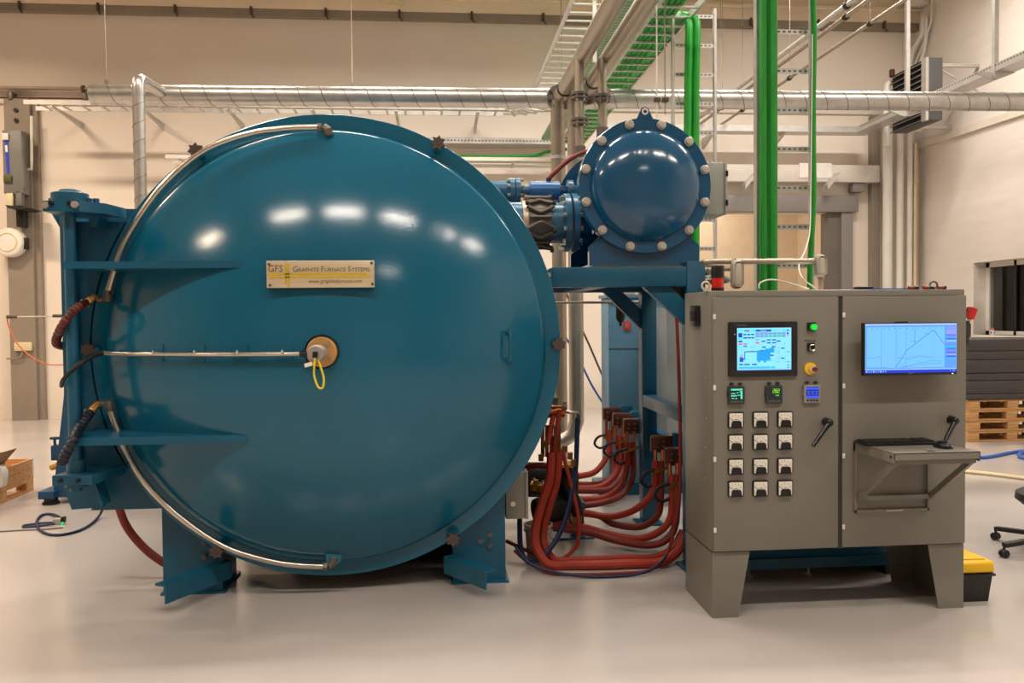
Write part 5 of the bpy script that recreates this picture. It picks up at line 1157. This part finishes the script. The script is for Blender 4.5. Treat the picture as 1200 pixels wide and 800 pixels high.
# white trunking
zt_ = at(930, 203, Y=15).z
tk_ = thing('wall_trunking', 'white square cable trunking along the rear wall above the grey gate', 'trunking', (6.3, 15, zt_))
obj('trunk', MB().box(3.2, at(1028, 200, Y=15).x, 14.9, 15.13, zt_ - .17, zt_ + .14, .008), mat('off white trunk', (206, 198, 188), .6), tk_)
for u in (878, 974): 
    x = at(u, 205, Y=14.85).x; obj('wall_bracket', MB().poly([(x - .12, 14.72, zt_ - .24), (x + .08, 14.72, zt_ - .02), (x + .12, 14.72, zt_ - .02), (x + .02, 14.72, zt_ - .16), (x - .12, 14.72, zt_ - .34)], (0, .2, 0)), GALVM, tk_)
x = at(957, 199, Y=14.88).x
obj('splice_plate', MB().box(at(937, 199, Y=14.88).x, at(975, 199, Y=14.88).x, 14.885, 14.9, zt_ - .1, zt_ + .17), mat('splice white', (224, 218, 210), .5), tk_)
x = at(1007, 211, Y=14.95).x
single('exit_sensor', MB().box(x - .12, x + .12, 14.95, 15.13, zt_ - .34, zt_ - .17, .01).box(x - .05, x + .05, 14.945, 14.96, zt_ - .31, zt_ - .26), GREYD, 'small grey motion sensor under the white trunking by the gate', 'sensor')
# corner pipes
for i, (u, r, lb_, vt) in enumerate(((1040, .085, 'wide white pipe nearest the grey corner column', 150), (1054.5, .062, 'hooked white pipe standing second in the room corner', 152), (1066, .05, 'straight white pipe between the hooked pipe and the side wall', 150), (1072.5, .03, 'slim cream pipe closest to the white side wall', 168))):
    Y = 14.8 - i * .02; x = at(u, 250, Y=Y).x; zt6 = at(u, vt, Y=Y).z
    pts = [(x, Y, 0.02), (x, Y, 2), (x, Y, zt6 - .15), (x, Y, zt6)]
    if i == 1: pts = [(x, Y, 0.02), (x, Y, zt6 - .12), (x + .03, Y, zt6 - .03), (x + .1, Y, zt6), (x + .35, Y - .1, zt6 + .01)]
    single('wall_pipe', MB().tube(pts, r, 14, smooth=(5 if i == 1 else 0)), WHITE if i < 3 else CREAM, lb_, 'pipe', 'white pipes in the corner')
for i, (pts, r, lb_) in enumerate((([(1082, 20), (1081, 40), (1074, 62), (1064, 90), (1058, 130), (1057, 160)], .05, 'white pipe bending behind the fan heater, inner one'), ([(1086, 20), (1085, 45), (1080, 70), (1074, 95), (1070, 140), (1069, 160)], .035, 'white pipe bending behind the fan heater, middle one'), ([(1092, 0), (1091, 25), (1084, 45), (1078, 62), (1074, 85), (1072, 130)], .02, 'thin white conduit bending behind the fan heater'))):
    single('bent_pipe', MB().tube([(lambda w, q: w if w.y < 14.95 - r else Vector((min(q.x, 8.93 - r), q.y, q.z)))(at(u, v, X=8.95 - r), at(u, v, Y=15.08 - r)) for u, v in pts], r, 10, smooth=6), WHITE, lb_, 'pipe', 'bent white pipes')
b = at(1081, 5, X=8.9); single('pipe_box', MB().box(8.72, 8.98, b.y - .1, b.y + .12, b.z - .02, b.z + .5, .02), WHITE, 'white pipe casing at the top of the room corner', 'casing')
# rail on right wall
r0_ = at(1074, 172, X=8.97); r1_ = at(1200, 130, X=8.97)
single('wall_rail', MB().beam(r0_, r0_ + (r1_ - r0_) * 2.2, .05, .11).beam((8.97, r0_.y, .0), r0_ + Vector((0, 0, .06)), .05, .12, (0, 1, 0)), mat('off white rail', (222, 212, 196), .5), 'cream conduit rail running along the white side wall below the heater', 'rail')
# fan heater
fh = thing('fan_heater', 'dark grey fan heater with louvres hung high on the side wall', 'heater', (8.2, 14.0, 5))
hx = 8.0; q0 = at(1086, 67, X=hx); q1 = at(1045.5, 90, X=hx); hz0 = at(1086, 140, X=hx).z
hx1 = at(1105, 67, Y=q0.y).x
obj('casing', MB().box(hx + .02, hx1, q0.y, q1.y, hz0, q0.z, .01), mat('heater grey', (88, 88, 88), .45, .3), fh)
obj('front_frame', MB().box(hx - .02, hx + .03, q0.y - .01, q0.y + .12, hz0 - .01, q0.z), GALVM, fh)
n = 11; lv0 = None
for k in range(n):
    z = hz0 + .04 + (q0.z - hz0 - .08) * k / (n - 1)
    if lv0 is None: lv0 = obj('louvre', MB().poly([(hx + .02, q0.y + .12, z), (hx + .02, q0.y + .12, z + .012), (hx - .05, q0.y + .12, z - .035), (hx - .05, q0.y + .12, z - .047)], (0, q1.y - q0.y - .13, 0)), mat('louvre grey', (120, 116, 112), .4, .4), fh); zl = z
    else: shift_copy(lv0, (0, 0, z - zl))
obj('dark_core', MB().box(hx + .008, hx + .025, q0.y + .1, q1.y, hz0 + .01, q0.z - .01), BLACK, fh)
obj('bracket', MB().beam((hx1, q0.y + .15, q0.z - .08), (8.99, q0.y + .15, q0.z - .08), .05, .05).beam((hx1, q0.y + .15, q0.z - .12), (8.99, q0.y + .15, q0.z - .5), .02, .02), GALVM, fh)
obj('lower_bracket', MB().beam((hx1, q1.y - .15, hz0 + .08), (8.99, q1.y - .15, hz0 + .08), .05, .05), GALVM, fh)
cc = at(1046, 93, Y=q1.y)
obj('feed_pipe', MB().tube([(hx + .2, q1.y + .05, q0.z - .1), (hx - .02, q1.y + .05, q0.z - .12), (hx - .07, q1.y + .05, q0.z - .3), (hx - .07, q1.y + .05, hz0 - .2)], .05, 10, smooth=5), WHITE, fh)
obj('feed_valve', MB().box(hx - .02, hx + .06, q1.y, q1.y + .08, q0.z - .02, q0.z + .12, .02), DCOPPER, fh)

# ================================================================== RIGHT SIDE OBJECTS
# pallets and graphite slabs
PX, PY = 6.87, 10.3
PL = 1.2; PW = .8
def pallet(i, label):
    z = i * .138; j = [0, .012, -.01, .008][i]
    t = thing('wooden_pallet', label, 'pallet', (PX + .6 + j, PY + .4, z), 'stack of empty wooden pallets')
    for k in range(3): obj('block', MB().box(PX + j + k * .5275, PX + j + k * .5275 + .145, PY, PY + .1, z + .02, z + .112, .003), WOOD, t)
    for k in range(3): obj('block', MB().box(PX + j + k * .5275, PX + j + k * .5275 + .145, PY + .7, PY + .8, z + .02, z + .112, .003), WOOD, t)
    for k in range(3): obj('block', MB().box(PX + j + k * .5275, PX + j + k * .5275 + .145, PY + .35, PY + .45, z + .02, z + .112, .003), WOOD, t)
    for y in (0, .35, .7): obj('bottom_plank', MB().box(PX + j, PX + j + PL, PY + y, PY + y + .1, z, z + .02, .003), WOOD, t)
    for y in (0, .17, .35, .53, .7): obj('top_plank', MB().box(PX + j, PX + j + PL, PY + y, PY + y + .1, z + .112, z + .134, .003), WOOD, t)
for i, l_ in enumerate(('wooden pallet at the bottom of the stack, on the floor', 'second wooden pallet up from the floor in the stack', 'third wooden pallet up, below the topmost one', 'topmost wooden pallet directly beneath the dark slabs')): pallet(i, l_)
z = 4 * .138
hs = [.075, .17, .10, .17, .115, .155]
gl = ['lowest thin dark graphite slab resting on the wooden pallets', 'second dark graphite slab up from the pallets, a thick one', 'third dark graphite slab up from the pallets, a thinner one', 'fourth dark graphite slab up from the pallets, a thick one', 'fifth dark graphite slab, just under the top one', 'topmost dark graphite slab below the window sill']
for i, h in enumerate(hs):
    j = random.uniform(-.012, .012)
    single('graphite_slab', MB().box(PX - .03 + j, PX + 1.24 + j, PY - .02 + j, PY + .82 + j, z + .002, z + h, .012), GRAPH, gl[i], 'slab', 'dark graphite slabs')
    z += h
# small jar on the window sill
jp = at(1163.5, 391, X=X1 + .06)
jr = thing('small_jar', 'small white jar with red lid on the window sill', 'jar', (jp.x, jp.y, WZ0))
obj('jar_body', MB().cyl((jp.x, jp.y, WZ0), (jp.x, jp.y, WZ0 + .08), .03, 14), WHITE, jr)
obj('lid', MB().cyl((jp.x, jp.y, WZ0 + .08), (jp.x, jp.y, WZ0 + .11), .032, 14), mat('pink red lid', (206, 100, 84), .5), jr)
obj('jar_label', MB().box(jp.x - .032, jp.x - .028, jp.y - .012, jp.y + .012, WZ0 + .025, WZ0 + .05), BLACK, jr)
# toolbox
tb = thing('toolbox', 'black storage box with bright yellow lid beside the cabinet leg', 'box', (3.05, 4.8, 0))
t0 = at(1158, 704, Z=0); th = at(1158, 671, Y=t0.y).z; tx1 = t0.x
obj('tub', MB().poly([(2.99, t0.y, 0), (tx1, t0.y, 0), (tx1 + .02, t0.y - .01, th), (2.99, t0.y - .01, th)], (0, .36, 0)), BLACK, tb)
obj('rim', MB().box(2.985, tx1 + .035, t0.y - .02, t0.y + .38, th - .015, th, .004), BLACK, tb)
obj('lid', MB().box(2.985, tx1 + .035, t0.y - .015, t0.y + .375, th, th + .07, .02, 3).box(3.0, tx1 + .0, t0.y + .03, t0.y + .33, th + .07, th + .078, .004), YEL, tb)
# office chair mostly out of the frame
ch = thing('office_chair', 'black swivel office chair at the edge of the view on the floor', 'chair', (4.25, 5.45, 0))
cx_, cy_ = 4.28, 5.45
obj('seat', MB().lathe([(0, .44), (.2, .44), (.245, .415), (.25, .37), (.2, .33), (.1, .315), (0, .31)], (cx_, cy_, 0), (0, 0, 1), 28), RUBBER, ch)
obj('column', MB().cyl((cx_, cy_, .1), (cx_, cy_, .33), .03, 14), BLACK, ch)
obj('backrest', MB().box(cx_ + .18, cx_ + .24, cy_ - .2, cy_ + .2, .5, .95, .03, 3).box(cx_ + .2, cx_ + .23, cy_ - .03, cy_ + .03, .3, .55), RUBBER, ch)
for k in range(5):
    a = PI + .12 + k * 2 * PI / 5; d = Vector((math.cos(a), math.sin(a), 0)); c = Vector((cx_, cy_, 0))
    lg_ = obj('base_arm', MB().beam(c + Vector((0, 0, .12)), c + d * .42 + Vector((0, 0, .085)), .045, .028), BLACK, ch)
    e = c + d * .42; n = Vector((-d.y, d.x, 0))
    obj('caster', MB().cyl(e + n * .022 + Vector((0, 0, .028)), e + n * .006 + Vector((0, 0, .028)), .028, 14).cyl(e - n * .022 + Vector((0, 0, .028)), e - n * .006 + Vector((0, 0, .028)), .028, 14).cyl(e + Vector((0, 0, .028)), e + Vector((0, 0, .09)), .009, 8), BLACK, lg_)
single('air_hose', MB().tube([at(1120, 535, Z=.02), at(1148, 536, Z=.02), at(1165, 534, Z=.02), at(1185, 530, Z=.02), at(1205, 528, Z=.02), at(1225, 530, Z=.02), at(1215, 538, Z=.02), at(1197, 536, Z=.02), at(1195, 531, Z=.035), at(1210, 527, Z=.02), at(1250, 530, Z=.02)], .02, 8, smooth=6), HBLUE, 'blue air hose snaking over the floor near the pallets', 'hose')
single('white_hose', MB().tube([at(1110, 551, Z=.02), at(1133, 552.5, Z=.02), at(1160, 555, Z=.02), at(1200, 560, Z=.02), at(1250, 566, Z=.02)], .018, 8, smooth=5), CREAM, 'cream hose lying across the floor in front of the pallets', 'hose')

# ================================================================== LEFT SIDE OBJECTS
# box pallet with collar
bp = thing('pallet_crate', 'open wooden collar crate on a pallet near the furnace hinge', 'crate', (-4.6, 8.5, 0))
e0 = at(39.5, 574, Z=0); e1 = at(0, 591, Z=0)
d = (Vector(e1) - Vector(e0)); d.z = 0; d.normalize(); nrm = Vector((d.y, -d.x, 0))
if nrm.x > 0: nrm = -nrm
nrm = Vector((-.92, .39, 0)) if False else nrm
A = Vector((e0.x, e0.y, 0)); LN = 1.2; WD = .8
def pbox(name, s0, s1, t0_, t1_, z0, z1, m_, par): obj(name, MB().poly([A + d * s0 + nrm * t0_ + Vector((0, 0, z0)), A + d * s1 + nrm * t0_ + Vector((0, 0, z0)), A + d * s1 + nrm * t1_ + Vector((0, 0, z0)), A + d * s0 + nrm * t1_ + Vector((0, 0, z0))], (0, 0, z1 - z0)), m_, par)
for s in (0, .527, 1.055):
    for t_ in (0, .35, .7): pbox('block', s, s + .145, t_, t_ + .1, .022, .1, WOOD2, bp)
for t_ in (0, .35, .7): pbox('bottom_plank', 0, LN, t_, t_ + .1, 0, .022, WOOD2, bp)
for t_ in (0, .175, .35, .525, .7): pbox('top_plank', 0, LN, t_, t_ + .1, .1, .144, WOOD2, bp)
HC = at(39, 537, Y=e0.y).z
for z0, z1 in ((.146, (.146 + HC) / 2 - .008), ((.146 + HC) / 2, HC)):
    pbox('collar_board', 0, LN, 0, .02, z0, z1, WOOD2, bp); pbox('collar_board', 0, LN, WD - .02, WD, z0, z1, WOOD2, bp)
    pbox('collar_board', 0, .02, .02, WD - .02, z0, z1, WOOD2, bp); pbox('collar_board', LN - .02, LN, .02, WD - .02, z0, z1, WOOD2, bp)
pbox('corner_strip', -.004, .03, -.004, .0, .15, HC, GALVM, bp)
cbx = thing('cardboard_box', 'open brown cardboard box with a raised flap inside the crate', 'box', A + d * .75 + nrm * .3 + Vector((0, 0, .146)))
pbox('carton', .42, 1.05, .06, .6, .146, HC + .04, CARD, cbx)
f0 = A + d * .42 + nrm * .06 + Vector((0, 0, HC + .04)); f1 = A + d * .9 + nrm * .06 + Vector((0, 0, HC + .04))
obj('flap', MB().poly([f0, f1, f1 + Vector((.05, -.02, .12)) - d * .0, f0 + Vector((.12, -.02, .13))], (0, .006, 0)), CARD, cbx)
obj('print_label', MB().poly([f0 + d * .03 - nrm * .012 + Vector((0, 0, -.09)), f0 + d * .18 - nrm * .012 + Vector((0, 0, -.09)), f0 + d * .18 - nrm * .012 + Vector((0, 0, -.01)), f0 + d * .03 - nrm * .012 + Vector((0, 0, -.01))], (0, .006, 0)), PAPER, cbx)
single('plastic_bag', MB().poly([at(0, 548, Y=8.0), at(3, 553, Y=8.0), at(3.2, 560, Y=8.0), at(1.5, 571, Y=8.0), at(-8, 574, Y=8.0), at(-14, 560, Y=8.0), at(-8, 548, Y=8.0)], (0, .1, 0)), WHITE, 'white paper bag leaning against the crate boards', 'bag')
# sensor and cable on the floor
c = at(68, 614, Z=0)
ad = thing('network_adapter', 'small grey plug box with a green light lying on the floor', 'adapter', (c.x, c.y, 0))
obj('plug_body', MB().box(c.x - .03, c.x + .03, c.y - .03, c.y + .03, 0, .05, .006), mat('plug grey', (176, 168, 160), .5), ad)
obj('cable_end', MB().box(c.x + .03, c.x + .06, c.y - .02, c.y + .02, .015, .06, .004), BLACK, ad)
obj('led', MB().cyl((c.x + .045, c.y - .035, .012), (c.x + .045, c.y - .02, .012), .01, 8), EGLED, ad)
single('loose_cable', MB().tube([at(121, 594, Z=.10), at(117, 603, Z=.03), at(108, 613, Z=.012), at(94, 621, Z=.012), at(75, 626, Z=.012), at(58, 626, Z=.012), at(46, 620, Z=.012), at(43, 611, Z=.012), at(48, 604, Z=.012), at(57, 602, Z=.012), at(66, 604, Z=.02), at(73, 608, Z=.03)], .011, 6, smooth=6), NAVY, 'dark blue cable looping over the floor to the grey plug box', 'cable')
single('loose_cable', MB().tube([at(64, 612, Z=.02), at(50, 612.5, Z=.012), at(30, 615, Z=.01), at(27, 617, Z=.01), at(34, 617, Z=.01), at(50, 615.5, Z=.01), at(64, 613.5, Z=.02)], .009, 6, smooth=6), NAVY, 'short folded dark blue lead lying beside the grey plug box', 'cable')
single('loose_cable', MB().tube([at(74, 618, Z=.006), at(50, 620, Z=.006), at(25, 621, Z=.006), at(0, 622.5, Z=.006), at(-40, 624, Z=.006)], .006, 6, smooth=4), mat('thin grey lead', (120, 110, 102), .5), 'thin grey lead trailing away from the plug box on the floor', 'cable')
# rod with red wire at the hinge
rd = thing('sensor_rod', 'thin steel sensor rod with a drooping orange wire beside the hinge', 'rod', at(75, 372, Y=8.0))
a = at(8, 371, Y=8.0); b = at(90, 370, Y=8.0)
obj('rod', MB().cyl(a, b, .007, 6), STEEL, rd)
obj('tip', MB().cyl(at(8, 371, Y=8.0), at(20, 371, Y=8.0), .016, 8).cyl(at(62, 370, Y=8.0), at(74, 370, Y=8.0), .014, 8), DKBROWN, rd)
obj('wire', MB().tube([a, at(11, 384, Y=8.0), at(20, 402, Y=8.0), at(34, 416, Y=8.0), at(50, 425, Y=8.0), at(64, 427.5, Y=8.0), at(85, 426, Y=8.05)], .006, 6, smooth=6), ORG, rd)
obj('rod_stem', MB().beam(at(85, 370, Y=8.06), at(85, 432, Y=8.06), .03, .03).beam(at(85, 425, Y=8.1), (at(85, 430, Y=8.1).x + .1, 8.1, 1.2), .05, .05), BLUE4, rd)
# column fittings
bx_ = thing('breaker_box', 'grey electrical breaker with a blue strap on the steel column', 'box', at(15, 200, Y=14.7))
a = at(2, 152, Y=14.7); b = at(27, 227, Y=14.7)
obj('housing', MB().box(a.x, b.x, 14.7, 14.98, b.z, a.z, .02), mat('breaker grey', (112, 110, 106), .5), bx_)
obj('side_tube', MB().cyl((b.x - .03, 14.75, b.z + .1), (b.x - .03, 14.75, a.z - .1), .05, 12), mat('breaker grey', (112, 110, 106), .5), bx_)
s0_ = at(6.5, 163, Y=14.68); s1_ = at(10, 202, Y=14.68)
obj('blue_strap', MB().poly([at(5, 164, Y=14.69), at(9, 164, Y=14.69), at(11, 203, Y=14.69), at(8, 203, Y=14.69)], (0, .02, 0)), mat('strap blue', (40, 60, 190), .5), bx_)
obj('strap_print', MB().poly([at(5.8, 170, Y=14.687), at(8.6, 170, Y=14.687), at(9.0, 178, Y=14.687), at(6.4, 178, Y=14.687)], (0, .004, 0)), PAPER, bx_)
obj('white_latch', MB().box(at(3, 160, Y=14.68).x, at(10, 160, Y=14.68).x, 14.66, 14.7, at(5, 164, Y=14.68).z, at(5, 156, Y=14.68).z, .01), WHITE, bx_)
obj('hook_end', MB().box(at(4, 210, Y=14.68).x, at(14, 210, Y=14.68).x, 14.66, 14.7, at(9, 214, Y=14.68).z, at(9, 205, Y=14.68).z, .02), mat('olive hook', (74, 76, 34), .6), bx_)
bd = thing('wall_bracket', 'dark steel bracket with a cream switch below the breaker', 'bracket', at(20, 240, Y=14.8))
obj('shelf', MB().poly([at(6, 240, Y=14.5), at(34, 243, Y=14.5), at(26, 245, Y=14.5), at(9, 243.5, Y=14.5)], (0, .48, 0)), DARKM, bd)
obj('post', MB().box(at(18, 243, Y=14.8).x, at(27, 243, Y=14.8).x, 14.8, 14.98, at(20, 266, Y=14.8).z, at(20, 243, Y=14.8).z, .02), DARKM, bd)
obj('cream_switch', MB().box(at(7, 235, Y=14.7).x, at(15, 235, Y=14.7).x, 14.7, 14.8, at(10, 241, Y=14.7).z, at(10, 226, Y=14.7).z, .01), CREAM, bd)
obj('grey_lever', MB().box(at(18, 235, Y=14.7).x, at(25, 235, Y=14.7).x, 14.7, 14.82, at(20, 241, Y=14.7).z, at(20, 224, Y=14.7).z, .01), mat('breaker grey', (112, 110, 106), .5), bd)
rlp = thing('round_lamp', 'round white bulkhead lamp on the wall below the breaker', 'lamp', at(8, 284, Y=14.8))
c = at(8.5, 283.5, Y=14.8)
obj('housing', MB().lathe([(.05, .35), (.22, .3), (.245, .18), (.245, .05), (.225, .01), (.2, 0), (0, 0)], c, (0, 1, 0), 36), WHITE, rlp)
obj('ring', MB().torus(c, .15, .012, (0, 1, 0), 32, 6), CREAM, rlp)
obj('clip', MB().box(c.x + .235, c.x + .285, 14.85, 14.95, c.z - .12, c.z + .08, .01), BLACK, rlp)
so = thing('socket_box', 'small cream socket box on the grey column', 'socket', at(26, 407, Y=14.9))
obj('box', MB().box(at(16, 407, Y=14.9).x, at(36, 407, Y=14.9).x, 14.9, 14.98, at(26, 411, Y=14.9).z, at(26, 401, Y=14.9).z, .015), CREAM, so)
obj('lead', MB().tube([at(26, 411, Y=14.93), at(25, 417, Y=14.93), at(18, 420, Y=14.93), at(8, 420, Y=14.97)], .015, 6, smooth=4), GREYP, so)
# wall pipes at the left
z1_ = at(50, 103.5, Y=15.0).z; z2_ = at(50, 115, Y=15.0).z
wp = thing('wall_conduit', 'slim grey conduit on the rear wall entering behind the closed duct end', 'conduit', (-6, 15, z1_), 'slim conduits above the column')
obj('pipe', MB().cyl((X0, 15.0, z1_), (8.9, 15.0, z1_ - .0), .032, 10), PIPE, wp)
obj('coupling', MB().cyl((at(96, 103, Y=15).x, 15, z1_), (at(99, 103, Y=15).x, 15, z1_), .06, 10), DKBROWN, wp)
wp = thing('wall_conduit', 'slim brown conduit running just below the grey one on the wall', 'conduit', (-6, 15, z2_), 'slim conduits above the column')
obj('pipe', MB().cyl((X0, 15.0, z2_), (8.9, 15.0, z2_), .016, 8), DCOPPER, wp)
for u in (13, 100): obj('clip', MB().box(at(u, 115, Y=15).x - .04, at(u, 115, Y=15).x + .04, 14.95, 15.14, z2_ - .04, z2_ + .1, .02), IRON, wp)
single('column_conduit', MB().tube([at(37, 136, Y=14.9), at(37, 190, Y=14.9), at(37, 198, Y=14.9), at(27, 198.5, Y=14.9)], .025, 8), WHITE, 'thin white conduit running down the grey column from the ladder tray', 'conduit')
